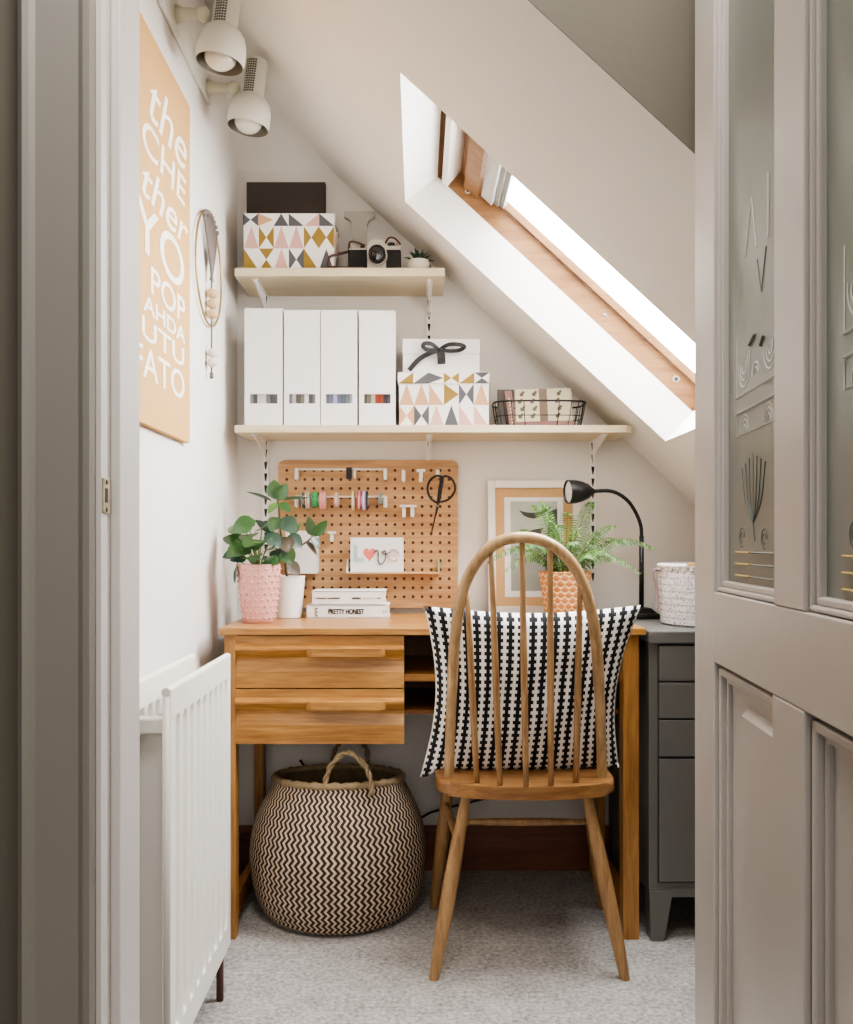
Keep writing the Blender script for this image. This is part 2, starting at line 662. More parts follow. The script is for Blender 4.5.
def pattern_box(bm, x0, x1, y0, y1, z0, z1, nu, nv, rng):
    box(bm, x0, x1, y0, y1, z0, z1, 0)
    e = .0006
    X, Y, Z = Vector((1, 0, 0)), Vector((0, 1, 0)), Vector((0, 0, 1))
    pattern_panel(bm, (x0, y0 - e, z0), X, Z, x1 - x0, z1 - z0, nu, nv, rng)
    nd = max(1, round((y1 - y0) / ((x1 - x0) / nu)))
    pattern_panel(bm, (x1 + e, y0, z0), Y, Z, y1 - y0, z1 - z0, nd, nv, rng)
    pattern_panel(bm, (x0 - e, y0, z0), Y, Z, y1 - y0, z1 - z0, nd, nv, rng)
    return bm


# ----------------------------------------------------------------- room shell
XL, YB = -.522, 2.60                     # left wall, back wall
YF0, YF1 = 1.183, 1.283                    # wall with the doorway
XR = 1.15


def zs(x):                                # the sloping ceiling
    return 1.786 - .92 * x


bm = nb()
quad(bm, [(-1.4, -1.6, 0), (1.9, -1.6, 0), (1.9, YB, 0), (-1.4, YB, 0)])
struct('floor', bm, CARPET, 'pale grey flecked carpet over the whole floor')

bm = nb()
prism(bm, [(XL, 0), (XR, 0), (XR, zs(XR)), (XL, zs(XL))], YB, YB + .1)
struct('wall_back', bm, WALL, 'off-white back wall under the sloping ceiling')
bm = nb()
box(bm, XL - .1, XL, YF1, YB + .1, 0, zs(XL) + .1)
struct('wall_left', bm, WALL, 'off-white left wall behind the radiator')
bm = nb()
box(bm, XR, XR + .1, YF1, YB + .1, 0, zs(XR) + .1)
struct('wall_right', bm, WALL, 'low knee wall behind the grey cabinet')

# sloping ceiling with the roof-window hole and its reveal
A0, A1 = -.033, .635
W0, W1 = 1.676, 2.31
tv = Vector((1, 0, -.92)).normalized()
nv_ = Vector((.92, 0, 1)).normalized()
O = Vector((A0, 0, zs(A0)))
LEN = (A1 - A0) / tv.x


def S(a, y, n):
    return O + tv * a + nv_ * n + Vector((0, y, 0))


def sbox(bm, a0, a1, y0, y1, n0, n1, mi=0):
    vs = [bm.verts.new(S(a, y, n)) for a in (a0, a1) for y in (y0, y1) for n in (n0, n1)]
    for f in [(0, 1, 3, 2), (4, 6, 7, 5), (0, 4, 5, 1), (2, 3, 7, 6), (0, 2, 6, 4), (1, 5, 7, 3)]:
        bm.faces.new([vs[i] for i in f]).material_index = mi
    return bm


bm = nb()
aL, aR = (XL - A0) / tv.x - .02, (XR - A0) / tv.x + .02
y0, y1 = YF0, YB + .02
for (p, q, r, s) in ((aL, 0, y0, y1), (LEN, aR, y0, y1), (0, LEN, y0, W0), (0, LEN, W1, y1)):
    quad(bm, [S(p, r, 0), S(q, r, 0), S(q, s, 0), S(p, s, 0)])
for (p, q, r, s) in ((aL, -.05, y0, y1), (LEN + .05, aR, y0, y1), (-.05, LEN + .05, y0, W0 - .05), (-.05, LEN + .05, W1 + .05, y1)):
    quad(bm, [S(p, r, .115), S(q, r, .115), S(q, s, .115), S(p, s, .115)])
struct('ceiling', bm, SLOPE, 'off-white sloping ceiling with the roof window in it')
bm = nb()
D = .103
quad(bm, [S(0, W0, 0), S(0, W1, 0), S(0.018, W1, D), S(0.018, W0, D)])
quad(bm, [S(LEN, W0, 0), S(LEN, W1, 0), S(LEN, W1, D), S(LEN, W0, D)])
quad(bm, [S(0, W0, 0), S(LEN, W0, 0), S(LEN, W0, D), S(0.018, W0, D)])
quad(bm, [S(0, W1, 0), S(LEN, W1, 0), S(LEN, W1, D), S(0.018, W1, D)])
struct('trim_1', bm, REVEAL, 'bright white plaster reveal around the roof window')

# plastered cove that cuts off the top back left corner
bm = nb()
zc = P(240, 171, YB).z
xb = (1.786 - zc) / .92
a, b, c = Vector((XL, YB, zc)), Vector((xb, YB, zc)), Vector((XL, 2.33, zs(XL)))
n = 10
g = {}
nrm = (b - a).cross(c - a).normalized()
if nrm.z < 0:
    nrm = -nrm
for i in range(n + 1):
    for j in range(n + 1 - i):
        u, v = i / n, j / n
        w = 1 - u - v
        g[i, j] = bm.verts.new(a * w + b * u + c * v + nrm * (27 * u * v * w * .03))
for i in range(n):
    for j in range(n - i):
        bm.faces.new((g[i, j], g[i + 1, j], g[i, j + 1]))
        if j < n - i - 1:
            bm.faces.new((g[i + 1, j], g[i + 1, j + 1], g[i, j + 1]))
struct('ceiling_cove', bm, SLOPE, 'small curved plaster cove in the top left back corner', smooth=True)

# roof window: fixed frame is the object, the rest its parts
bm = nb()
sbox(bm, -.05, .018, W0 - .05, W1 + .05, D, .155)
sbox(bm, LEN, LEN + .05, W0 - .05, W1 + .05, D, .155)
sbox(bm, .018, LEN, W1, W1 + .05, D, .155)
sbox(bm, .018, LEN, W0 - .05, W0, D, .155)
win = struct('window_1', bm, PINE, 'pine-framed roof window set in the sloping ceiling')
bm = nb()
sbox(bm, .0, .13, W0 - .02, W1 + .02, .15, .178)
sbox(bm, .085, .13, W0, W1 - .004, .128, .15)
sbox(bm, LEN - .03, LEN + .02, W0 - .02, W1 + .02, .152, .178)
sbox(bm, .13, LEN - .03, W1 - .010, W1 + .02, .157, .176)
sbox(bm, .13, LEN - .03, W0 - .02, W0 + .010, .157, .176)
struct('sash', bm, PINE, parent=win)
bm = nb()
sbox(bm, .13, LEN - .03, W0 - .02, W1 + .02, .166, .169)
struct('window_pane', bm, GLASS, parent=win)
bm = nb()
sbox(bm, .04, .056, W0 - .02, W1 - .012, .095, .165)
prism_pts = []
struct('ventilation_flap', bm, WPLAS, parent=win)
bm = nb()
sbox(bm, .136, .172, W0, W1 - .012, .138, .165)
struct('blind_cassette', bm, GREYBL, parent=win)
bm = nb()
sbox(bm, .174, .186, W0, W1 - .012, .146, .165)
sbox(bm, .187, .2, W0, W1 - .012, .152, .165)
struct('glazing_clip', bm, GREYB2, parent=win)
for a, n_, r in ((.1, .13, .0085), (.575, .132, .004), (.82, .135, .009)):
    bm = nb()
    lathe(bm, [(r, 0), (r, .002), (r * .5, .003), (0, .003)], S(a, W1, n_), (0, -1, 0), 16)
    o = struct('bolt_washer', bm, STEEL, parent=win)
    bm = nb()
    lathe(bm, [(r * .6, 0), (r * .6, .005), (0, .0055)], S(a, W1, n_), (0, -1, 0), 16)
    struct('frame_bolt', bm, SCREWD, parent=win)

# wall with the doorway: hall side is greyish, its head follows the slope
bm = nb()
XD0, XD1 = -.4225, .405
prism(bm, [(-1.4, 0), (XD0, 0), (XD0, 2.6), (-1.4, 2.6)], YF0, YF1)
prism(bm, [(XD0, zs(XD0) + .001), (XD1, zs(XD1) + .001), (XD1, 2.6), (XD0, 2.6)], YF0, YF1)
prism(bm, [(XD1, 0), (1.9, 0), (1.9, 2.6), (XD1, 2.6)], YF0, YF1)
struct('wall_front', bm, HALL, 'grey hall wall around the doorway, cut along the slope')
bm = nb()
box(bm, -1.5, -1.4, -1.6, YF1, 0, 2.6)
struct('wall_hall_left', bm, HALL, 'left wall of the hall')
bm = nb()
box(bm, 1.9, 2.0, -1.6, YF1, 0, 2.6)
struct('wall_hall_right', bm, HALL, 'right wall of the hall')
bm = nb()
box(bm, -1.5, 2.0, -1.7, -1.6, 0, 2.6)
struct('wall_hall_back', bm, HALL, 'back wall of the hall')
bm = nb()
box(bm, -1.5, 2.0, -1.7, YF1, 2.6, 2.7)
struct('ceiling_hall', bm, WALL, 'white hall ceiling')

# skirting boards
bm = nb()
prism(bm, [(YB - .018, 0), (YB, 0), (YB, .125), (YB - .01, .125), (YB - .018, .11)], XL, XR, plane='YZ')
struct('baseboard_back', bm, SKIRT, 'dark brown wooden skirting board along the back wall')
bm = nb()
box(bm, XL, XL + .014, YF1, YB - .018, 0, .11, bev=.003)
struct('baseboard_left', bm, FRAMEP, 'painted skirting board behind the radiator')

# left jamb, stop and architrave
bm = nb()
box(bm, -.4425, -.4145, YF0 - .006, YF1 + .015, 0, 2.5)
struct('trim_2', bm, FRAMEP, 'painted left door jamb')
bm = nb()
box(bm, -.4145, -.401, YF0 + .03, YF1 + .015, 0, 2.5, bev=.002)
stop = struct('trim_3', bm, FRAMEP, 'painted door stop on the left jamb')
bm = nb()
prof = [(a - .0125, b) for a, b in [(-.505, YF0), (-.505, YF0 - .02), (-.497, YF0 - .026), (-.489, YF0 - .024), (-.483, YF0 - .018), (-.428, YF0 - .016),
        (-.421, YF0 - .0195), (-.4125, YF0 - .0195), (-.4085, YF0 - .013), (-.4085, YF0)]]
prism(bm, prof, 0, 2.5, plane='XY')
struct('trim_4', bm, ARCH, 'grey painted architrave left of the doorway')
t = P(106, 495, YF0 + .005)
st = thing('strike_plate', 'worn metal latch plate let into the left door jamb', 'strike plate', (-.4145, YF0 + .004, t.z))
bm = nb()
box(bm, -.4155, -.412, YF0 - .003, YF0 + .024, t.z - .024, t.z + .022, bev=.0008)
obj('plate', bm, plain('worn_plate', '#a8987e', .45, .3, 60, .3, 80, metal=.4), st)
bm = nb()
box(bm, -.4122, -.4115, YF0 + .002, YF0 + .012, t.z - .01, t.z + .009)
obj('latch_hole', bm, BLACKM, st)
for dz in (-.019, .017):
    bm = nb()
    lathe(bm, [(.003, 0), (.003, .0012), (0, .0014)], (-.4121, YF0 + .008, t.z + dz), (1, 0, 0), 10)
    obj('screw', bm, SCREWD, st)


# ----------------------------------------------------------------- open door on the right
def build_door():
    hinge = Vector((.349, 1.135, 0))
    th = math.radians(-5)
    W, T, HT = .745, .038, 2.0
    # local: w runs along -Y from the hinge, visible face at x=0 looking to -X
    st0, g1, m0, m1, g2 = .1, .325, .325, .405, .63
    zr0, zr1, zb = .803, .884, .22

    def lb(bm, w0, w1, z0, z1, x0=0., x1=T, bev=0, mi=0):
        return box(bm, x0, x1, -w1, -w0, z0, z1, mi, bev)
    def fin(bm):
        bmesh.ops.transform(bm, matrix=Matrix.Translation(hinge) @ Matrix.Rotation(th, 4, 'Z'), verts=bm.verts)
        return bm
    bm = nb()
    for w0, w1, z0, z1 in ((0, st0, 0.008, HT), (g2, W, 0.008, HT), (st0, g2, zr0, zr1), (st0, g2, .008, zb),
                           (st0, g2, HT - .1, HT), (m0 - .005, m1 + .0, zb, zr0), (m0, m1, zr1, HT - .1)):
        lb(bm, w0, w1, z0, z1, bev=.0016)
    door = thing('door_1', 'grey-beige panelled door standing open with two frosted panes', 'door', hinge)
    door['kind'] = 'structure'
    fin(bm)
    obj('door_frame', bm, DOORP, door)
    # joint line between hinge stile and rails
    for i, (a, b) in enumerate(((st0, m0), (m1, g2))):
        zt = HT - .1
        bm = nb()                                    # glazing bead: stepped and sloped inwards
        for (q0, q1, x0, x1) in ((0.0008, .006, .0035, .03), (.006, .013, .007, .03)):
            for w0, w1, z0, z1 in ((a + q0, a + q1, zr1 + q0, zt - q0), (b - q1, b - q0, zr1 + q0, zt - q0),
                                   (a + q0, b - q0, zr1 + q0, zr1 + q1), (a + q0, b - q0, zt - q1, zt - q0)):
                lb(bm, w0, w1, z0, z1, x0, x1, .002)
        obj('glazing_bead', fin(bm), DOORP, door)
        bm = nb()
        lb(bm, a + .006, b - .006, zr1 + .006, zt - .006, .0135, .0175)
        pane = obj('frosted_pane', fin(bm), FROST, door)
        # etched motif
        bm = nb()
        e = .0132
        def seg(w0, z0, w1, z1, r=.0013, mi=0):
            tube(bm, [(e, -w0, z0), (e, -w1, z1)], r, 6, mi, flat=.4)
        def arcs(cw, cz, radii, t0, t1, mi=0):
            for rr in radii:
                tube(bm, [(e, -(cw + rr * math.cos(t)), H + cz + rr * math.sin(t))
                          for t in [t0 + (t1 - t0) * q / 14 for q in range(15)]], .0011, 6, mi, flat=.4)
        o_ = a + .05                                     # left edge of the design
        b_ = b - .03
        mid = o_ + .062
        # tall open spike, small dark spike and a short upright
        seg(o_ + .032, H + .302, o_ + .055, H + .357); seg(o_ + .055, H + .357, o_ + .073, H + .300)
        seg(o_ + .076, H + .286, o_ + .09, H + .25, .0012, 1); seg(o_ + .09, H + .25, o_ + .106, H + .29, .0012, 1)
        seg(o_ + .113, H + .297, o_ + .113, H + .36, .0016)
        # two level bands and a fine line
        seg(o_, H + .158, b_, H + .158, .0026); seg(o_, H + .140, b_, H + .140, .0026); seg(o_, H + .116, b_, H + .116, .001)
        seg(o_, H + .158, o_, H + .225, .0012); seg(o_, H + .116, o_, H + .140, .0012)
        # nested scrolls over and under the bands
        arcs(o_ + .028, .188, (.022, .015, .008), math.pi * .9, math.pi * 2.2)
        arcs(o_ + .07, .172, (.012, .007), 0, math.pi)
        arcs(b_ - .025, .19, (.022, .015, .008), math.pi * .9, math.pi * 2.2)
        arcs(o_ + .03, .119, (.017, .012, .006), 0, math.pi)
        arcs(b_ - .03, .119, (.017, .012, .006), 0, math.pi)
        seg(o_ + .05, H + .205, o_ + .07, H + .212, .0024, 1)
        seg(o_ + .09, H + .196, o_ + .1, H + .204, .0024, 1)
        # plant sprig
        for q in range(7):
            f = (q - 3) / 3
            pts = spline([(e, -mid, H + .02), (e, -(mid + f * .028), H + .042), (e, -(mid + f * .042), H + .092 - abs(f) * .012)], 5)
            tube(bm, pts, .0006, 6, 1, flat=.4)
        seg(mid, H + .02, mid + .006, H + .002, .0016, 1)
        arcs(o_ + .02, .006, (.01, .005), 0, math.pi * 1.5, 1)
        arcs(o_ + .1, .004, (.01, .005), 0, math.pi * 1.5, 1)
        # stripes at the foot
        for k in range(3):
            z = H - .010 - .0125 * k
            seg(o_, z, mid - .012, z, .0028, 2)
            seg(mid - .004, z, b_, z, .0024, 1)
        obj('etched_motif', fin(bm), [ETCH, ETCHD, ETCHG], pane)
    for a, b in ((st0, m0 - .005), (m1, g2)):
        bm = nb()
        lb(bm, a, b, zb, zr0, .016, .03)
        # raised bevelled field
        q = .062
        A = [(.014, -(a + q - .03), zb + q - .03), (.014, -(b - q + .052), zb + q - .03)]
        w0, w1, z0, z1 = a + .085, b - .012, zb + .04, zr0 - .036
        d = .008
        v = [bm.verts.new(p) for p in ((.0158, -w0, z0), (.0158, -w1, z0), (.0158, -w1, z1), (.0158, -w0, z1),
                                       (.007, -w0 - d, z0 + d), (.007, -w1 + d, z0 + d), (.007, -w1 + d, z1 - d), (.007, -w0 - d, z1 - d))]
        for f in ((0, 1, 5, 4), (1, 2, 6, 5), (2, 3, 7, 6), (3, 0, 4, 7), (4, 5, 6, 7)):
            bm.faces.new([v[k] for k in f])
        obj('door_panel', fin(bm), DOORP, door)
        bm = nb()
        for q0, q1, x0 in ((.005, .014, .004), (.014, .021, .0105)):
            for w0, w1, z0, z1 in ((a + q0, a + q1, zb + q0, zr0 - q0), (b - q1, b - q0, zb + q0, zr0 - q0),
                                   (a + q0, b - q0, zr0 - q1, zr0 - q0), (a + q0, b - q0, zb + q0, zb + q1)):
                lb(bm, w0, w1, z0, z1, x0, .02, .002)
        obj('panel_moulding', fin(bm), DOORP, door)


build_door()


# ----------------------------------------------------------------- desk
def build_desk():
    x0, x1, yf, yb = -.469, .538, 2.12, 2.575
    d = thing('desk', 'light oak desk with two wide drawers on its left side', 'desk', ((x0 + x1) / 2, (yf + yb) / 2, 0))
    bm = nb()
    box(bm, x0, x1, yf, yb, .7225, .7395, bev=.002)
    obj('desktop', bm, OAK, d)
    for lx in (-.459, .486):
        for y0, y1 in ((yf + .012, yf + .052), (yb - .055, yb - .015)):
            bm = nb()
            w = .027 if lx < 0 else .038
            box(bm, lx, lx + w, y0, y1, 0, .7225, bev=.0015)
            obj('leg', bm, OAKZ, d)
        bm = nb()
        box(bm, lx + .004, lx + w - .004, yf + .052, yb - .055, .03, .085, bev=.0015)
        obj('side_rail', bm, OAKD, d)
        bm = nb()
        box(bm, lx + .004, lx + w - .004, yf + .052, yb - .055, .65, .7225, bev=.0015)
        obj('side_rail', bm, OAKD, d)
    # drawer carcase + open cubby
    cx0, cx1, zb = -.432, .486, .464
    bm = nb()
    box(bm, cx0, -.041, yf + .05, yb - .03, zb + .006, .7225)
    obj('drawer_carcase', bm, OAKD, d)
    for zt, zbm in ((.7195, .597), (.594, .464)):
        bm = nb()
        h = zt - zbm
        xr = -.033
        # profile in YZ: flat top, full-width lip that rolls back into the face
        pr = [(yf + .05, zt), (yf + .012, zt), (yf + .012, zt - .020), (yf - .001, zt - .028), (yf - .001, zt - .032),
              (yf + .019, zt - .052), (yf + .019, zt - .060), (yf + .0125, zt - .085), (yf + .012, zbm), (yf + .05, zbm)]
        prism(bm, pr, cx0, xr, plane='YZ')
        dr = obj('drawer', bm, OAK, d)
        bm = nb()
        hx0, hx1 = -.262, -.077
        q = [(hx0, yf), (hx0 + .012, yf - .012), (hx1 - .012, yf - .012), (hx1, yf), (hx1, yf + .012), (hx0, yf + .012)]
        prism(bm, q, zt - .046, zt - .027, plane='XY')
        obj('handle', bm, OAK, dr)
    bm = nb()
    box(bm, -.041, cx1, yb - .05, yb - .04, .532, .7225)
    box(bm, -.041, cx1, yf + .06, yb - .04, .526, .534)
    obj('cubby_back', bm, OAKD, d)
    bm = nb()
    box(bm, -.041, cx1, yf + .045, yb - .05, .607, .625, bev=.001)
    obj('cubby_shelf', bm, OAK, d)


build_desk()


# ----------------------------------------------------------------- grey cabinet
def build_cabinet():
    x0, x1, yf, yb = .546, .93, 2.12, 2.575
    c = thing('filing_cabinet', 'dark grey metal cabinet with small drawers and tapered feet', 'cabinet', ((x0 + x1) / 2, (yf + yb) / 2, 0))
    bm = nb()
    box(bm, x0, x1, yf + .006, yb, .112, .705)
    obj('carcase', bm, GREYM, c)
    bm = nb()
    box(bm, x0 - .003, x1 + .003, yf - .004, yb, .703, .7325, bev=.003)
    obj('top', bm, GREYM, c)
    zz = [.699, .612, .524, .434]
    for a, b in zip(zz, zz[1:]):
        bm = nb()
        box(bm, x0 + .022, x1 - .022, yf - .001, yf + .01, b + .003, a - .0015, bev=.0015)
        obj('drawer', bm, GREYM, c)
    bm = nb()
    box(bm, x0 + .022, x1 - .022, yf - .001, yf + .01, .142, .431, bev=.0015)
    door = obj('door', bm, GREYM, c)
    bm = nb()
    box(bm, x0 + .02, x1 - .02, yf + .003, yf + .007, .139, .7)
    obj('shadow_gap', bm, GREYD, c)
    for y0, y1 in ((yf + .002, yf + .05), (yb - .05, yb - .002)):
        for s in (0, 1):
            bm = nb()
            p = [(x0, .118), (x0 + .055, .118), (x0 + .034, 0.0), (x0 + .004, 0.0)]
            if s:
                p = [(x0 + x1 - a, b) for a, b in p]
            prism(bm, p, y0, y1)
            obj('foot', bm, GREYM, c)
    bm = nb()
    box(bm, x0, x1, yf + .004, yf + .012, .104, .125)
    obj('plinth_rail', bm, GREYM, c)


build_cabinet()


# ----------------------------------------------------------------- chair
def build_chair():
    ch = thing('spindle_chair', 'wooden hoop-back spindle chair drawn up to the desk', 'chair', (.238, 2.08, 0))
    # seat: bowed plank
    cx, z0, z1 = .238, .391, .419
    out = []
    for k in range(25):                                   # rear bow
        t = math.pi * (k / 24)
        out.append((cx - .196 * math.cos(t) ** 1 if abs(math.cos(t)) > 1e-6 else cx, 2.0 - .082 * math.sin(t) ** .8))
    out += [(cx + .199, 2.10), (cx + .2, 2.2), (cx + .2, 2.28), (cx + .185, 2.315), (cx + .1, 2.33), (cx, 2.333),
            (cx - .1, 2.33), (cx - .185, 2.315), (cx - .2, 2.28), (cx - .2, 2.2), (cx - .199, 2.10)]
    bm = nb()
    prism(bm, out, z0, z1, plane='XY')
    es = [e for e in bm.edges if abs(e.verts[0].co.z - e.verts[1].co.z) < 1e-6]
    bmesh.ops.bevel(bm, geom=es, offset=.009, segments=3, affect='EDGES', profile=.6)
    obj('seat', bm, ELMX, ch, 'auto')

    def Yb(py):
        return 2.005 - .125 * (775 - py) / 243
    # hoop centre line
    px = [(449, 782), (450, 740), (452, 690), (455, 640), (462, 594), (476, 563), (497, 543), (522, 537.5),
          (548, 543), (571, 562), (586, 592), (595, 632), (599, 684), (601, 735), (602, 782)]
    pts = spline([P(a, b, Yb(b)) for a, b in px], 6)
    bm = nb()
    tube(bm, pts, [.0122 if 12 < i < len(pts) - 12 else .0112 for i in range(len(pts))], 14)
    obj('hoop', bm, ELMH, ch, True)
    sp = [((477, 783, 1.96), (467, 588)), ((500, 787, 1.935), (491, 551)), ((526, 789, 1.926), (522, 541)),
          ((551, 787, 1.935), (550, 546)), ((576, 783, 1.96), (580, 582))]
    for (bx, by, bY), (tx, ty) in sp:
        a = P(bx, by, bY)
        a.z = .412
        b = P(tx, ty, Yb(ty))
        bm = nb()
        rr = [.0062, .0068, .0074, .0076, .0074, .0068, .006, .0055]
        tube(bm, [a.lerp(b, i / 7) for i in range(8)], rr, 10)
        obj('spindle', bm, ELM, ch, True)
    # legs
    def leg(top, foot):
        bm = nb()
        n = 12
        foot = Vector(foot)
        top = Vector(top)
        rr = []
        for i in range(n + 1):
            t = i / n
            rr.append(.0105 + .0065 * math.sin(math.pi * min(1, (t * .95) + .05)) ** 1.2 - .0004 * t)
        pts = [foot.lerp(top, i / n) for i in range(n + 1)]
        # cut the foot level
        tube(bm, pts, rr, 12)
        bm.verts.ensure_lookup_table()
        for v in bm.verts:
            if v.co.z < .008:
                v.co.z = 0.0
        obj('leg', bm, ELM, ch, 'auto')
        return foot, top
    fl = P(434, 977, 1.94); fl.z = 0.004
    fr = P(625, 980, 1.94); fr.z = 0.004
    rl = leg((.108, 1.975, .398), fl)
    rr_ = leg((.368, 1.975, .398), fr)
    ffl = leg((.083, 2.245, .398), (.041, 2.315, .004))
    ffr = leg((.415, 2.245, .398), (.474, 2.315, .004))

    def at(L, z):
        f, t = L
        return f.lerp(t, (z - f.z) / (t.z - f.z))
    mids = []
    for A, B in ((rl, ffl), (rr_, ffr)):
        a, b = at(A, .285), at(B, .285)
        bm = nb()
        tube(bm, [a.lerp(b, i / 8) for i in range(9)], [.006, .007, .0082, .009, .0093, .009, .0082, .007, .006], 10)
        obj('side_stretcher', bm, ELM, ch, True)
        mids.append((a + b) / 2)
    a, b = mids
    bm = nb()
    tube(bm, [a.lerp(b, i / 8) for i in range(9)], [.006, .007, .0082, .009, .0093, .009, .0082, .007, .006], 10)
    obj('cross_stretcher', bm, ELM, ch, True)


build_chair()


# ----------------------------------------------------------------- cushion
def build_cushion():
    n = 28
    TL, TR = P(424, 606, 1.985), P(641, 605, 2.0)
    BL, BR = P(420, 777, 2.09), P(619, 768, 2.09)
    bm = nb()
    uvl = bm.loops.layers.uv.verify()
    nrm = (TR - TL).cross(BL - TL).normalized()
    if nrm.y > 0:
        nrm = -nrm
    sides = []
    for sgn in (1, -1):
        g = []
        for j in range(n + 1):
            row = []
            for i in range(n + 1):
                u, v = i / n, j / n
                p = BL.lerp(BR, u).lerp(TL.lerp(TR, u), v)
                # edges pull in between the corners
                pinch = .022
                su, sv = math.sin(math.pi * u), math.sin(math.pi * v)
                p = p + (TL - BL).normalized() * (pinch * su * (1 - 2 * v) * (.8 if v > .5 else .05) * abs(1 - 2 * v))
                p = p + (TR - TL).normalized() * (pinch * 1.4 * sv * (1 - 2 * u) * abs(1 - 2 * u))
                fat = (max(0, su) * max(0, sv)) ** .42
                wr = .003 * math.sin(u * 23 + v * 5) * su * sv + .003 * math.sin(v * 17 - u * 9) * su * sv
                p = p + nrm * (sgn * ((.052 if sgn > 0 else .065) * fat + wr))
                row.append(bm.verts.new(p))
            g.append(row)
        sides.append(g)
        for j in range(n):
            for i in range(n):
                f = bm.faces.new((g[j][i], g[j][i + 1], g[j + 1][i + 1], g[j + 1][i]))
                for lp, (a, b) in zip(f.loops, ((i, j), (i + 1, j), (i + 1, j + 1), (i, j + 1))):
                    lp[uvl].uv = (a / n, b / n)
    bmesh.ops.remove_doubles(bm, verts=bm.verts, dist=.0002)
    lo = min(v.co.z for v in bm.verts)
    for v in bm.verts:                                    # sits on the seat
        if v.co.z < .4205 and v.co.x > .03:
            v.co.z = .4205 + (v.co.z - .4205) * (.08 if .05 < v.co.x < .44 else .35)
    o = obj('cushion', bm, CUSH, None, True)
    tag(o, 'black and white patterned square cushion propped on the wooden chair', 'cushion')


build_cushion()


# ----------------------------------------------------------------- belly basket
def build_basket():
    c = Vector((-.205, 2.325, 0))
    b = thing('seagrass_basket', 'round seagrass belly basket with dark zigzag weave under the desk', 'basket', c)
    prof = [(.0, .004), (.14, .002), (.182, .006), (.202, .03), (.217, .07), (.223, .115), (.227, .155), (.222, .2), (.209, .245),
            (.189, .29), (.173, .32), (.166, .334)]
    prof = [(p.x, p.z) for p in spline([(a, 0, h) for a, h in prof], 5)]
    def tip(bm):
        for v in bm.verts:
            if v.co.z > .18:
                v.co.z -= (v.co.y - c.y) * .10 * min(1, (v.co.z - .18) / .15)
        return bm
    bm = nb()
    lathe(bm, prof, c, seg=96, capb=False)
    tip(bm)
    obj('basket_body', bm, ZIG, b, 'keep' if False else True)
    bm = nb()
    inn = [(.160, .332), (.168, .305), (.19, .245), (.21, .16), (.197, .09), (.16, .03), (0, .02)]
    lathe(bm, inn, c, seg=48, capb=False)
    tip(bm)
    obj('basket_lining', bm, ROPED, b, True)
    bm = nb()
    pts = [c + Vector((.163 * math.cos(t), .163 * math.sin(t), .338 + .0015 * math.sin(t * 40))) for t in
           [2 * math.pi * k / 160 for k in range(160)]]
    tube(bm, pts, [.009 + .0012 * math.sin(k * .9) for k in range(160)], 10, closed=True)
    tip(bm)
    obj('rim', bm, ROPE, b, True)
    for sy in (-1, 1):
        yb = c.y + sy * .162
        x0, x1 = (-.228, -.112) if sy < 0 else (-.235, -.14)
        mid = (x0 + x1) / 2
        top = .44 if sy < 0 else .41
        pts = spline([(x0, yb, .335), (x0 + .006, yb, .37), (x0 + .022, yb + .008 * sy, .41 if sy < 0 else .39), (mid, yb + .012 * sy, top),
                      (x1 - .018, yb + .008 * sy, .41 if sy < 0 else .39), (x1 - .002, yb, .37), (x1, yb, .335)], 8)
        bm = nb()
        for ph in (0, math.pi):                           # two twisted strands
            q = []
            for i, p in enumerate(pts):
                d = (pts[min(i + 1, len(pts) - 1)] - pts[max(i - 1, 0)]).normalized()
                x, y = frame_of(d)
                a = ph + i * .55
                q.append(p + (x * math.cos(a) + y * math.sin(a)) * .0034)
            tube(bm, q, .0042, 8)
        obj('handle', bm, ROPE, b, True)


build_basket()


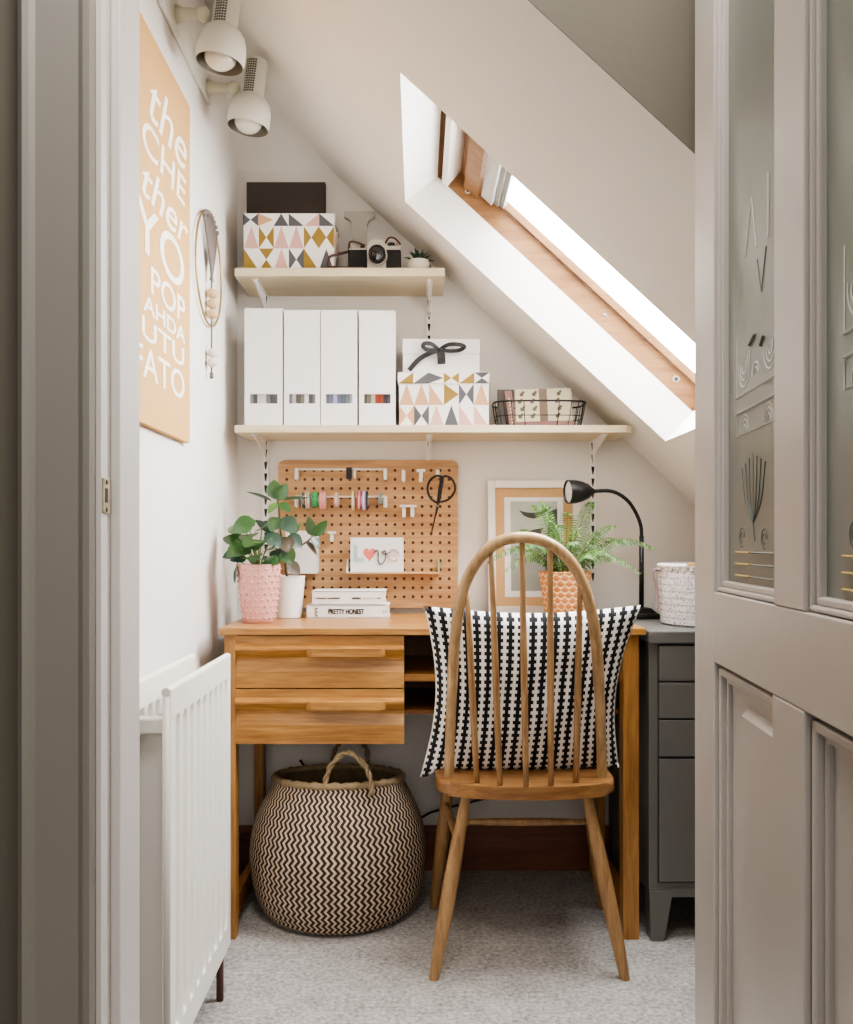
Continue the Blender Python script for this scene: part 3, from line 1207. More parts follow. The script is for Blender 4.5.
# ----------------------------------------------------------------- radiator
def build_radiator():
    xf = -.388
    y0, y1, z0, z1 = 1.412, 1.862, .113, .712
    r = thing('radiator', 'white ribbed double panel radiator along the left wall', 'radiator', (xf, (y0 + y1) / 2, 0))
    per = .0455

    def panel(x, yy0, yy1):
        bm = nb()
        ys, off = [yy0], [0]
        n = int((yy1 - yy0 - .03) / per)
        st = yy0 + ((yy1 - yy0) - (n - 1) * per) / 2
        for i in range(n):
            c = st + i * per
            for dy, o in ((-.014, 0), (-.009, 1), (.009, 1), (.014, 0)):
                ys.append(c + dy)
                off.append(o)
        ys.append(yy1)
        off.append(0)
        zsn = [(z0, 0), (z0 + .045, 0), (z0 + .055, 1), (z0 + .075, 1), (z1 - .072, 1), (z1 - .058, 1), (z1 - .048, 0), (z1 - .006, 0)]
        front = [[bm.verts.new((x - .0085 * o * s, y, z)) for y, o in zip(ys, off)] for z, s in zsn]
        back = [[bm.verts.new((x - .013, y, z)) for y in ys] for z, s in zsn]
        m = len(ys)
        for j in range(len(zsn) - 1):
            for i in range(m - 1):
                bm.faces.new((front[j][i], front[j][i + 1], front[j + 1][i + 1], front[j + 1][i]))
                bm.faces.new((back[j][i], back[j + 1][i], back[j + 1][i + 1], back[j][i + 1]))
            for i in (0, m - 1):
                bm.faces.new((front[j][i], front[j + 1][i], back[j + 1][i], back[j][i]))
        for i in range(m - 1):
            bm.faces.new((front[0][i], back[0][i], back[0][i + 1], front[0][i + 1]))
        tube(bm, [(x - .0065, yy0, z1 - .006), (x - .0065, yy1, z1 - .006)], .0068, 12)
        tube(bm, [(x - .0065, yy0, z0), (x - .0065, yy1, z0)], .0066, 10)
        return bm
    obj('front_panel', panel(xf, y0, y1), RADW, r, 'auto')
    obj('back_panel', panel(xf - .072, y0, y1), RADW, r, 'auto')
    bm = nb()
    tube(bm, [(xf - .0065, y0 + .0025, z0 + .01), (xf - .0065, y0 + .0025, z1 - .012)], .0062, 8)
    obj('edge_seam', bm, RADG, r, True)
    for xx in (xf, xf - .072):
        bm = nb()
        lathe(bm, [(.0072, 0), (.0072, .003), (.004, .0036), (0, .003)], (xx - .0065, y0, z1 - .006), (0, -1, 0), 16)
        obj('end_roll', bm, RADG, r, 'auto')
    bm = nb()
    box(bm, xf - .072, xf - .012, y0 + .012, y0 + .04, z1 - .075, z1 - .05, bev=.003)
    obj('top_header', bm, RADG, r)
    bm = nb()
    for i in range(10):
        y = y0 + .05 + i * .045
        box(bm, xf - .072, xf - .014, y, y + .002, z0 + .05, z1 - .075)
    box(bm, xf - .06, xf - .02, y0 + .03, y0 + .034, z0 + .03, z1 - .075)
    obj('convector_fins', bm, RADG, r)
    for y in (y0 + .08, y1 - .08):
        bm = nb()
        box(bm, XL + .002, xf - .082, y, y + .03, z0 + .1, z1 - .15)
        obj('wall_bracket', bm, RADG, r)
    for y in (y0 + .02, y1 - .012):
        bm = nb()
        tube(bm, [(xf - .019, y, 0.0), (xf - .019, y, z0 + .02)], .0075, 10)
        obj('supply_pipe', bm, COPPER, r, True)


build_radiator()


# ----------------------------------------------------------------- shelves, standards, brackets
def standard(px, y0, y1, label):
    a, b = P(px, y0, YB - .006), P(px, y1, YB - .006)
    s = thing('shelf_standard', label, 'shelf upright', (a.x, YB, b.z), 'slotted shelf uprights')
    bm = nb()
    box(bm, a.x - .0085, a.x + .0085, YB - .011, YB, b.z, a.z, bev=.001)
    obj('channel', bm, WPLAS, s)
    bm = nb()
    z = a.z - .02
    while z > b.z + .02:
        prism(bm, [(a.x - .0045, z + .011), (a.x + .0045, z + .011), (a.x + .0035, z), (a.x + .0012, z - .012), (a.x - .0012, z - .012), (a.x - .0035, z)],
              YB - .0118, YB - .0108)
        z -= .034
    obj('slots', bm, BLACKM, s)


standard(266, 258, 600, 'left white slotted shelf upright beside the pegboard, running behind the plants')
standard(429, 262, 462, 'middle white slotted shelf upright above the pegboard')
standard(592.5, 440, 592, 'right white slotted shelf upright behind the lamp head and fern')
SY = 2.40


def shelf(px0, px1, ztop, zbot, label, cut=False):
    x0, x1 = (px0 - CX) * SY / F, (px1 - CX) * SY / F
    bm = nb()
    if cut:
        xe = x1 - .028
        pl = [(x0, SY), (x1 - .02, SY), (x1 - .004, SY + .012), (x1 - .006, YB - .001), (x0, YB - .001)]
    else:
        pl = [(x0, SY), (x1, SY), (x1, YB - .001), (x0, YB - .001)]
    prism(bm, pl, zbot, ztop, plane='XY')
    bmesh.ops.bevel(bm, geom=list(bm.edges), offset=.0012, segments=1, affect='EDGES')
    o = obj('wall_shelf', bm, SHELF)
    tag(o, label, 'shelf')


ZU0, ZU1 = 1.652, 1.674
ZL0, ZL1 = 1.2345, 1.2545
shelf(234.6, 445, ZU1, ZU0, 'short pale wooden shelf at the top, carrying the camera')
shelf(234.6, 634, ZL1, ZL0, 'long pale wooden shelf below, carrying the white magazine files', True)


def bracket(px, zb, label, ln=.165):
    x = (px - CX) * YB / F
    y0, y1 = YB - .012 - ln, YB - .0115
    s = thing('shelf_bracket', label, 'shelf bracket', (x, YB - .012, zb - .05), 'white shelf brackets')
    bm = nb()
    poly = [(y1, zb - .0005), (y0, zb - .0005), (y0, zb - .009), (y0 + .04, zb - .017), (y1 - .02, zb - .042), (y1, zb - .062)]
    prism(bm, poly, x - .0022, x + .0022, plane='YZ')
    obj('bracket_arm', bm, WPLAS, s)
    bm = nb()
    box(bm, x - .008, x + .008, y0, y1, zb - .0025, zb - .0004)
    obj('bracket_flange', bm, WPLAS, s)


bracket(266, ZU0, 'white bracket under the left end of the short top shelf')
bracket(429, ZU0, 'white bracket under the right end of the short top shelf')
bracket(266, ZL0, 'white bracket under the left end of the long lower shelf')
bracket(429, ZL0, 'white bracket under the middle of the long lower shelf above the pegboard')
bracket(592.5, ZL0, 'white bracket under the right end of the long lower shelf')


# ----------------------------------------------------------------- upper shelf things
def upper_things():
    # patterned box with lid
    yf = 2.425
    x0, x1 = (243 - CX) * yf / F, (334.5 - CX) * yf / F
    z0, z1 = ZU1 + .0005, H + (HY - 213.5) * yf / F
    zl = z1 - .034
    b = thing('storage_box', 'triangle-patterned lidded box at the left of the top shelf', 'box', ((x0 + x1) / 2, yf + .07, z0))
    rng = random.Random(3)
    bm = nb()
    pattern_box(bm, x0 + .002, x1 - .002, yf + .002, yf + .138, z0, zl, 6, 2, rng)
    obj('box_body', bm, PATTERN, b, 'keep')
    bm = nb()
    pattern_box(bm, x0, x1, yf, yf + .14, zl, z1, 6, 1, rng)
    obj('lid', bm, PATTERN, b, 'keep')
    # dark folder standing behind it
    yd = 2.572
    xa, xb = (246.5 - CX) * yd / F, (325.5 - CX) * yd / F
    zt = H + (HY - 182) * yd / F
    d = thing('document_folder', 'dark charcoal folder standing behind the patterned box on the top shelf', 'folder', ((xa + xb) / 2, yd, z0))
    bm = nb()
    for y in (yd, yd + .016):
        box(bm, xa, xb, y, y + .0025, z0, zt, bev=.0008)
    box(bm, xa, xa + .0025, yd + .0025, yd + .016, z0, zt)
    obj('cover', bm, DARK, d)
    bm = nb()
    box(bm, xa + .004, xb - .005, yd + .0035, yd + .015, z0 + .002, zt - .006)
    obj('papers', bm, WHITE, d)
    # letter I
    yl = 2.515
    k = yl / F
    cx = (359.5 - CX) * k
    z0 = ZU1 + .0005
    zt = H + (HY - 211) * k
    hh = zt - z0
    w, sw, sh = .0435, .019, .016
    half = [(w, 0), (w, sh), (w - .012, sh + .004), (sw + .004, sh + .012), (sw, sh + .024)]
    right = half + [(p[0], hh - p[1]) for p in reversed(half)]
    poly = [(cx + a, z0 + z) for a, z in right] + [(cx - a, z0 + z) for a, z in reversed(right)]
    bm = nb()
    prism(bm, poly, yl, yl + .02)
    bmesh.ops.bevel(bm, geom=list(bm.edges), offset=.0012, segments=2, affect='EDGES')
    o = obj('letter_ornament', bm, LETTER)
    tag(o, 'pale grey standing capital letter I behind the camera on the top shelf', 'letter')
    # camera
    yc = 2.455
    k = yc / F
    X = lambda p: (p - CX) * k
    Z = lambda p: H - (p - HY) * k
    z0 = ZU1 + .0005
    c = thing('film_camera', 'old black and silver film camera with strap on the top shelf', 'camera', (X(375), yc, z0))
    bm = nb()
    box(bm, X(348), X(401), yc, yc + .034, z0, Z(249), bev=.005)
    obj('camera_body', bm, BLACKM, c)
    bm = nb()
    box(bm, X(349), X(366), yc + .002, yc + .033, Z(249.5), Z(247.5), bev=.001)
    box(bm, X(386), X(400.5), yc + .002, yc + .033, Z(249.5), Z(245.5), bev=.001)
    prism(bm, [(X(367.5), z0 + .01), (X(367), Z(246)), (X(371), Z(240.5)), (X(383), Z(240.5)), (X(386.5), Z(246)), (X(386), z0 + .01)], yc - .006, yc + .03)
    obj('top_plate', bm, SILVER, c)
    bm = nb()
    lc = Vector((X(377.5), yc - .004, Z(257)))
    lathe(bm, [(.0275, 0), (.0275, .010), (.0255, .012), (.0235, .012)], lc, (0, -1, 0), 28)
    obj('lens_mount', bm, SILVER, c, 'auto')
    bm = nb()
    lathe(bm, [(.0232, .008), (.0232, .030), (.021, .032), (.019, .028)], lc, (0, -1, 0), 28)
    ln = obj('lens_barrel', bm, BLACKM, c, 'auto')
    bm = nb()
    lathe(bm, [(.019, .026), (.014, .026), (.008, .0285), (0, .0295)], lc, (0, -1, 0), 24, capb=False)
    obj('lens_glass', bm, GLASSB, ln, True)
    for px, w in ((353, .009), (362, .006), (391, .010), (398, .006)):
        bm = nb()
        lathe(bm, [(w, 0), (w, .007), (w * .8, .009), (0, .009)], (X(px), yc + .016, Z(247 if px < 380 else 244.5)), (0, 0, 1), 16)
        obj('dial', bm, BLACKM if px in (391, 362) else SILVER, c, 'auto')
    bm = nb()
    pts = spline([(X(349), yc + .012, Z(250)), (X(345), yc - .004, Z(253)), (X(338), yc - .03, Z(258)), (X(331), yc - .041, Z(262)),
                  (X(330), yc - .043, z0 + .006), (X(336), yc - .043, z0 + .0045), (X(352), yc - .036, z0 + .0045), (X(364), yc - .036, z0 + .0045)], 6)
    tube(bm, pts, .0036, 8)
    obj('strap', bm, STRAP, c, True)
    bm = nb()
    pts = spline([(X(348.5), yc + .01, Z(250)), (X(350), yc - .004, Z(243)), (X(356), yc - .006, Z(243)), (X(365), yc - .004, Z(246))], 6)
    tube(bm, pts, .0028, 8)
    obj('strap_loop', bm, STRAP, c, True)
    bm = nb()
    pts = spline([(X(385), yc + .0, Z(244)), (X(389), yc - .008, Z(239)), (X(395), yc - .008, Z(239.5)), (X(400.5), yc + .004, Z(244))], 6)
    tube(bm, pts, .0026, 8)
    obj('strap_loop', bm, STRAP, c, True)
    # succulent
    ys = 2.46
    k = ys / F
    cx = (418.5 - CX) * k
    s = thing('potted_succulent', 'tiny succulent in a cream bowl on the right end of the top shelf', 'plant', (cx, ys, z0))
    bm = nb()
    lathe(bm, [(.021, 0), (.028, .006), (.031, .02), (.029, .033), (.0285, .036), (.0265, .036), (.026, .031), (0, .031)], (cx, ys, z0), seg=28)
    obj('pot', bm, CREAMC, s, 'auto')
    bm = nb()
    for i in range(22):
        a = i * 2.4
        tl = .25 + .75 * (i / 22)
        d = Vector((math.cos(a) * (1.15 - tl), math.sin(a) * (1.15 - tl), tl))
        leaf(bm, (cx + .010 * math.cos(a) * (1 - i / 30), ys + .010 * math.sin(a) * (1 - i / 30), z0 + .031), d, (0, 0, 1), .032 + .008 * R.random(), .012, .1, .4)
    obj('leaves', bm, LEAFD, s, True)


upper_things()


# ----------------------------------------------------------------- lower shelf things
def lower_things():
    z0 = ZL1 + .0005
    yf = 2.415
    k = yf / F
    X = lambda p: (p - CX) * k
    Z = lambda p: H - (p - HY) * k
    spec = [(244.6, 282.4, 308.3, ['#8b8b8d', '#5f6062', '#c9c9ca', '#e2e2e2', '#77787c', '#6b6c70', '#6f7076'],
             'leftmost white magazine file, nearest the left wall, grey papers in its slot'),
            (284, 320, 310, ['#737278', '#d9d6d2', '#5a5650', '#8c8780', '#dad7d2', '#6c6d70', '#8f8d8a'],
             'second white magazine file from the left wall, black and white papers in its slot'),
            (320.8, 357.2, 310, ['#6c6a7a', '#8585a0', '#a9a6c0', '#7d86a0', '#606a78', '#8b95a3', '#b5b9bf'],
             'third white magazine file from left wall, bluish papers in its slot'),
            (359, 395.3, 310.5, ['#5d5648', '#7d8070', '#b9ad95', '#b3573d', '#8d4634', '#56505a', '#6b626f'],
             'rightmost white magazine file, beside the gift boxes, red and brown papers in its slot')]
    for a, b, t, cols, lab in spec:
        x0, x1, zt = X(a), X(b), Z(t)
        f = thing('magazine_file', lab, 'magazine file', ((x0 + x1) / 2, yf + .08, z0), 'white magazine files')
        wz0, wz1 = Z(403.5), Z(394)
        wx0, wx1 = x0 + (x1 - x0) * .14, x1 - (x1 - x0) * .13
        bm = nb()
        w = .003
        d = yf + .17
        box(bm, x0, wx0, yf, yf + w, z0, zt)
        box(bm, wx1, x1, yf, yf + w, z0, zt)
        box(bm, wx0, wx1, yf, yf + w, z0, wz0)
        box(bm, wx0, wx1, yf, yf + w, wz1, zt)
        for xx in (x0, x1 - w):                           # sides slope down to the back
            prism(bm, [(yf + w, z0), (d, z0), (d, z0 + (zt - z0) * .6), (yf + .06, zt), (yf + w, zt)], xx, xx + w, plane='YZ')
        box(bm, x0 + w, x1 - w, yf + w, d, z0, z0 + w)
        box(bm, x0 + w, x1 - w, d - w, d, z0 + w, z0 + (zt - z0) * .6)
        obj('file_case', bm, WHITE, f)
        bm = nb()
        n = len(cols)
        mats = [plain('paper_' + c[1:], c, .7, .04, 30, 0) for c in cols]
        iw = (wx1 - wx0 + .008) / n
        for i in range(n):
            box(bm, wx0 - .004 + i * iw, wx0 - .004 + (i + 1) * iw - .0006, yf + .005 + .003 * (i % 2), d - .01, z0 + .004, zt - .03 - .004 * (i % 3), i)
        obj('papers', bm, mats, f)
    # patterned box + lid
    yb = 2.43
    k = yb / F
    z1 = Z(0) and H - (372.5 - HY) * k
    x0, x1 = (398 - CX) * k, (489.5 - CX) * k
    zl = H - (383.5 - HY) * k
    g = thing('storage_box', 'triangle-patterned lidded box under the ribboned white box, on the lower shelf', 'box', ((x0 + x1) / 2, yb + .07, z0))
    rng = random.Random(11)
    bm = nb()
    pattern_box(bm, x0 + .003, x1 - .002, yb + .003, yb + .15, z0, zl, 6, 2, rng)
    obj('box_body', bm, PATTERN, g, 'keep')
    bm = nb()
    pattern_box(bm, x0, x1, yb, yb + .153, zl, z1, 6, 1, rng)
    obj('lid', bm, PATTERN, g, 'keep')
    # white gift box with bow
    yg = 2.445
    k = yg / F
    xa, xb = (402.5 - CX) * k, (480 - CX) * k
    zt = H - (339 - HY) * k
    zm = H - (354 - HY) * k
    w = thing('gift_box', 'white gift box tied with a black ribbon bow, on the patterned box', 'box', ((xa + xb) / 2, yg + .06, z1))
    bm = nb()
    box(bm, xa + .001, xb - .001, yg + .001, yg + .12, z1 + .0008, zm, bev=.001)
    obj('box_body', bm, WHITE, w)
    bm = nb()
    box(bm, xa, xb, yg - .0015, yg + .122, zm, zt, bev=.0015)
    obj('lid', bm, WHITE, w)
    q = lambda a, b, y=0: Vector(((a - CX) * k, yg - .006 - y, H - (b - HY) * k))
    bm = nb()

    def strip(pts, wd):
        pts = spline(pts, 6)
        rows = []
        for i, p in enumerate(pts):
            dd = (pts[min(i + 1, len(pts) - 1)] - pts[max(i - 1, 0)]).normalized()
            s = dd.cross(Vector((0, 1, 0))).normalized() * wd / 2
            rows.append((bm.verts.new(p + s), bm.verts.new(p - s)))
        for a, b in zip(rows, rows[1:]):
            bm.faces.new((a[0], b[0], b[1], a[1]))
    strip([q(438, 350), q(432, 345.5, .01), (q(425, 345, .014)), q(423, 348, .012), q(428, 351, .008), q(438, 351, .004)], .011)
    strip([q(440, 350), q(448, 346, .01), q(458, 346, .014), q(464, 348, .012), q(460, 351, .008), q(452, 352, .006), q(441, 351, .004)], .011)
    strip([q(438, 351, .004), q(430, 354, .006), q(419, 360, .004), q(409, 371, .004)], .013)
    strip([q(440, 350, .005), q(441, 357, .007), q(441.5, 365, .005)], .022)
    ball(bm, q(439.5, 350.5, .004), .007, sub=2, sc=(1, .7, .9))
    obj('ribbon_bow', bm, RIBBON, w, True)
    # wire basket
    yw0, yw1 = 2.42, 2.56
    k = yw0 / F
    bx0, bx1 = (495 - CX) * k, (588.5 - CX) * k
    zt = H - (400.5 - HY) * k
    bk = thing('wire_basket', 'shallow black wire basket of notebooks on the right of the lower shelf', 'basket', ((bx0 + bx1) / 2, 2.49, z0))

    def loop(ins, z, n=40):
        hx, hy = (bx1 - bx0) / 2 - ins, (yw1 - yw0) / 2 - ins
        cx, cy = (bx0 + bx1) / 2, (yw0 + yw1) / 2
        out = []
        for i in range(n):
            t = 2 * math.pi * i / n
            ct, s = math.cos(t), math.sin(t)
            out.append(Vector((cx + hx * math.copysign(abs(ct) ** .5, ct), cy + hy * math.copysign(abs(s) ** .5, s), z)))
        return out
    bm = nb()
    tube(bm, loop(0, zt), .0026, 8, closed=True)
    obj('rim', bm, BLACK, bk, True)
    bm = nb()
    tube(bm, loop(.006, (zt + z0) / 2 - .004), .0013, 6, closed=True)
    tube(bm, loop(.013, z0 + .003), .0015, 6, closed=True)
    a, b = loop(0, zt, 22), loop(.013, z0 + .003, 22)
    for p, q2 in zip(a, b):
        m = p.lerp(q2, .6)
        o = (p - Vector(((bx0 + bx1) / 2, 2.49, p.z))).normalized() * .002
        tube(bm, spline([p, m + o, q2], 4), .0013, 6)
    for i in range(6):
        x = bx0 + .03 + i * (bx1 - bx0 - .06) / 5
        tube(bm, [(x, yw0 + .018, z0 + .003), (x, yw1 - .018, z0 + .003)], .0011, 6)
    obj('wire_mesh', bm, BLACK, bk, True)
    # books in it
    zb = z0 + .0052
    def card(name, pts, y, th, lean, mats, lab, cat, deco=None):
        pass
    yk = 2.50
    kk = yk / F
    xx = lambda p: (p - CX) * kk
    hz = lambda p: H - (p - HY) * kk
    n1 = thing('notebook', 'plain grey notebook at the left end of the wire basket', 'book', (xx(504), yk + .014, zb))
    bm = nb()
    box(bm, xx(498), xx(514.5), yk + .014, yk + .026, zb, hz(388.5), bev=.001)
    obj('cover', bm, NOTEG, n1)
    bm = nb()
    box(bm, xx(498.7), xx(514), yk + .017, yk + .0232, zb + .001, hz(388), bev=0)
    obj('pages', bm, WHITE, n1)
    n2 = thing('notebook', 'dusky pink dotted notebook leaning between the grey one and the printed one', 'book', (xx(511), yk - .01, zb))
    M = Matrix.Translation((xx(513), yk - .02, zb)) @ Matrix.Rotation(math.radians(-9), 4, 'Y')
    bm = nb()
    box(bm, -.011, .009, 0, .012, .003, hz(392) - zb, 0, .001, M)
    for i in range(8):
        box(bm, -.003, .001, -.0006, 0, .01 + i * .0095, .0145 + i * .0095, 1, 0, M)
    obj('cover', bm, [DUSK, CREAMP], n2)
    n3 = thing('notebook', 'cream notebook printed with small motifs and a brown band, in the wire basket', 'book', (xx(543), yk - .03, zb))
    M = Matrix.Translation((xx(543), yk - .034, zb)) @ Matrix.Rotation(math.radians(-8), 4, 'X') @ Matrix.Rotation(math.radians(-1.5), 4, 'Y')
    hw, hh = (xx(571) - xx(515)) / 2, .106
    bm = nb()
    box(bm, -hw, hw, 0, .016, .002, hh, 0, .001, M)
    obj('cover', bm, CREAMP, n3)
    bm = nb()
    box(bm, -.012, .010, -.0008, .0165, .014, hh - .0003, 0, 0, M)
    obj('paper_band', bm, plain('brown_band', '#8c7b6a', .6), n3)
    bm = nb()
    rg = random.Random(5)
    for i in range(4):
        for j in range(4):
            cx = -hw + .012 + i * .034 + (.006 if j % 2 else 0)
            if -.016 < cx < .014:
                continue
            cz = .028 + j * .021
            for d_ in range(2):
                b2 = nb()
                lathe(b2, [(.0058 - d_ * .002, 0), (0, .0007)], (0, 0, 0), (0, -1, 0), 10, mi=0)
                bmesh.ops.transform(b2, matrix=M @ Matrix.Translation((cx + d_ * .005, -.0004, cz + d_ * .006)), verts=b2.verts)
                merge(bm, b2)
    box(bm, -hw, hw, -.0005, 0, .002, .014, 1, 0, M)
    obj('cover_print', bm, [OWL, DUSK], n3)


lower_things()


# ----------------------------------------------------------------- pegboard and what hangs on it
def pegboard_things():
    yp = 2.584
    k = yp / F
    X = lambda p: (p - CX) * k
    Z = lambda p: H - (p - HY) * k
    x0, x1, z0, z1 = X(278), X(458), Z(608), Z(460)
    r = .02
    out = []
    for cx, cz, a0 in ((x1 - r, z1 - r, 0), (x0 + r, z1 - r, 90), (x0 + r, z0 + r, 180), (x1 - r, z0 + r, 270)):
        for q in range(7):
            a = math.radians(a0 + q * 15)
            out.append((cx + r * math.cos(a), cz + r * math.sin(a)))
    bm = nb()
    prism(bm, out, yp, yp + .012)
    o = obj('pegboard', bm, PEG)
    tag(o, 'orange-brown plywood pegboard with rounded corners on the back wall', 'pegboard')
    yf = yp

    def rail(pa, pb, py, lab):
        t = thing('pegboard_rail', lab, 'rail', (X((pa + pb) / 2), yf, Z(py) - .03), 'white pegboard rails')
        bm = nb()
        zr = Z(py)
        tube(bm, [(X(pa), yf - .022, zr), (X(pb), yf - .022, zr)], .0028, 8)
        obj('rod', bm, WPLAS, t, True)
        for p in (pa, pb):
            bm = nb()
            box(bm, X(p) - .0055, X(p) + .0055, yf - .026, yf - .0005, zr - .031, zr + .003, bev=.004)
            obj('peg', bm, WPLAS, t)
        return zr
    z_a = rail(297.5, 385.5, 470, 'upper white rail on the pegboard, with a black clip on it')
    z_b = rail(297.5, 385.5, 497, 'lower white rail on the pegboard, threaded with rolls of tape')
    c = thing('binder_clip', 'small black clip gripping the upper pegboard rail', 'clip', (X(350), yf - .022, z_a - .02))
    bm = nb()
    prism(bm, [(yf - .031, z_a + .005), (yf - .013, z_a + .005), (yf - .017, z_a - .028), (yf - .027, z_a - .028)], X(347), X(352.4), plane='YZ')
    obj('clip_body', bm, BLACK, c)
    c2 = thing('clip', 'pale blue-grey clip beside the black one on the upper pegboard rail', 'clip', (X(355), yf - .022, z_a - .02))
    bm = nb()
    box(bm, X(353.3), X(354.4), yf - .03, yf - .014, z_a - .02, z_a + .005, 0, .0008)
    obj('clip_body', bm, plain('clip_blue', '#9fb4bc', .5), c2)
    bm = nb()
    box(bm, X(354.5), X(356.2), yf - .028, yf - .016, z_a - .026, z_a + .004, 0, .0008)
    obj('clip_lever', bm, WPLAS, c2)
    tapes = [(303.5, 1.6, '#5a6b62', '#e8e6e2', .023, 'narrow green-grey washi tape, first roll on the left of the lower rail'),
             (309, 3.4, '#e9e5e1', '#8e8c8a', .025, 'white and grey striped washi tape, second roll on the lower rail'),
             (316.6, 6, '#3e9a5c', '#4fae70', .021, 'bright green washi tape roll on the lower rail'),
             (324, 5.6, '#eaa9a6', '#e59490', .026, 'wide salmon pink washi tape roll beside the green one'),
             (337.5, 4.4, '#d9ab9c', '#eed6cc', .021, 'pale pink patterned washi tape roll alone in the middle of the lower rail'),
             (354, 2.4, '#e8d3a0', '#f0e0b8', .028, 'cream washi tape roll beside the crimson one'),
             (360, 4, '#c9606c', '#e2b0ba', .026, 'crimson patterned washi tape roll on the lower rail'),
             (364.6, 3.6, '#b9a8d0', '#dcd4e6', .027, 'lilac washi tape roll on the lower rail'),
             (367.6, 2, '#3a3742', '#4a4752', .027, 'charcoal washi tape roll beside the lilac one'),
             (381, 4, '#7f8f8c', '#8d9c99', .016, 'small grey-green tape roll at the right end of the lower rail')]
    for p, w, ca, cb, rad, lab in tapes:
        hw = w * k / 2
        cz = z_b - rad * .42
        t = thing('tape_roll', lab, 'tape', (X(p), yf - .022, cz - rad), 'washi tape rolls on the pegboard rail')
        ri = rad * .42 + .0031
        bm = nb()
        lathe(bm, [(ri + .002, -hw), (rad, -hw), (rad, -hw * .33), (rad, hw * .33), (rad, hw), (ri + .002, hw)], (X(p), yf - .027, cz), (1, 0, 0), 28, capb=False)
        for f in bm.faces:
            if abs(f.calc_center_median().x - X(p)) < hw * .3:
                f.material_index = 1
        obj('tape', bm, [plain('tape_' + ca[1:], ca, .5, .05), plain('tape_' + cb[1:], cb, .5, .05)], t, 'auto')
        bm = nb()
        lathe(bm, [(ri, -hw), (ri + .002, -hw), (ri + .002, hw), (ri, hw), (ri, -hw)], (X(p), yf - .027, cz), (1, 0, 0), 28, capb=False)
        obj('core', bm, WHITE, t, 'auto')

    def peg(px, py0, py1, lab, cap=0):
        t = thing('peg', lab, 'peg', (X(px), yf, Z(py1)), 'white pegboard pegs')
        bm = nb()
        box(bm, X(px) - .0055, X(px) + .0055, yf - .026, yf - .0005, Z(py1), Z(py0), bev=.004)
        obj('shank', bm, WPLAS, t)
        if cap:
            bm = nb()
            box(bm, X(px) - cap, X(px) + cap, yf - .03, yf - .004, Z(py0) - .004, Z(py0) + .003, bev=.001)
            obj('cap', bm, WPLAS, t)
    peg(403.5, 470, 482.5, 'plain white peg at the top of the pegboard, right of the upper rail')
    peg(420.8, 471, 482.5, 'white T-shaped peg between the plain peg and the scissors', .0125)
    peg(437.5, 470, 478, 'white peg holding the scissors')
    peg(332.5, 532.5, 542, 'lone white T-shaped peg left of the love card', .011)
    t = thing('double_peg', 'white double-shanked hook below the T-shaped peg', 'peg', (X(411.5), yf, Z(518)))
    for p in (404, 412.5):
        bm = nb()
        box(bm, X(p) - .0055, X(p) + .0055, yf - .022, yf - .0005, Z(517.5), Z(507), bev=.003)
        obj('shank', bm, WPLAS, t)
    bm = nb()
    box(bm, X(400), X(417), yf - .03, yf - .004, Z(507.4), Z(505.4), bev=.001)
    obj('cap', bm, WPLAS, t)
    # scissors
    ys = yf - .034
    sx = lambda p: (p - CX) * ys / F
    sz = lambda p: H - (p - HY) * ys / F
    s = thing('scissors', 'dark bonsai scissors with round loops hanging on the pegboard', 'scissors', (sx(436), ys, sz(536)))
    A = [(437.5, 503), (430.5, 498), (427.5, 489), (430, 480.5), (436, 476), (441, 476.5), (441.2, 479), (439.5, 488), (437.6, 503)]
    B = [(440.5, 502), (448, 499.5), (453.5, 493.5), (455.3, 487), (452, 479), (446.5, 476), (443, 477), (442.5, 482), (439, 503)]
    for q, dy, tip in ((A, 0, (431.5, 536)), (B, .004, (430.6, 534))):
        bm = nb()
        tube(bm, spline([(sx(a), ys + dy, sz(b)) for a, b in q], 6), .0033, 8)
        p0 = q[-1]
        a, b = Vector((sx(p0[0]), ys + dy, sz(p0[1]))), Vector((sx(tip[0]), ys + dy, sz(tip[1])))
        tube(bm, [a, a.lerp(b, .15), a.lerp(b, .5), b], [.0048, .007, .0055, .0012], 8, flat=.35)
        obj('scissor_arm', bm, BLACK if dy == 0 else plain('dark_bronze', '#2f2423', .35, .1), s, True)
    bm = nb()
    lathe(bm, [(.004, -.003), (.004, .004), (0, .005)], (sx(437.5), ys, sz(506)), (0, -1, 0), 12)
    obj('rivet', bm, STEEL, s, True)
    # ledge
    l = thing('pegboard_ledge', 'slim white and wood ledge on the pegboard below the love card', 'ledge', (X(394), yf, Z(574)))
    bm = nb()
    box(bm, X(347), X(439), yf - .035, yf - .0005, Z(573.5), Z(572), bev=.0006)
    obj('tray', bm, plain('ledge_wood', '#d8b183', .5), l)
    for p, m in ((348, WPLAS), (438.6, plain('ledge_green', '#8f9a7a', .5))):
        bm = nb()
        prism(bm, [(yf - .0005, Z(559)), (yf - .0005, Z(572)), (yf - .034, Z(572)), (yf - .03, Z(569))], X(p) - .0025, X(p) + .0025, plane='YZ')
        obj('end_bracket', bm, m, l)
    # love card
    yc = yf - .03
    k2 = yc / F
    cx = lambda p: (p - CX) * k2
    cz = lambda p: H - (p - HY) * k2
    zb = Z(572) + .0008
    c = thing('love_card', 'white card lettered LOVE with a coral heart, on the pegboard ledge', 'card', ((cx(350) + cx(404)) / 2, yc, zb))
    bm = nb()
    box(bm, cx(350.5), cx(403.5), yc, yc + .002, zb, cz(537.5))
    obj('card', bm, WHITE, c)
    M = lambda p, q: Matrix.Translation((cx(p), yc - .0006, cz(q))) @ FACE_CAM
    ob = text_bm('L', .062, M(358, 554.5), sx=.95, bold=.0035)
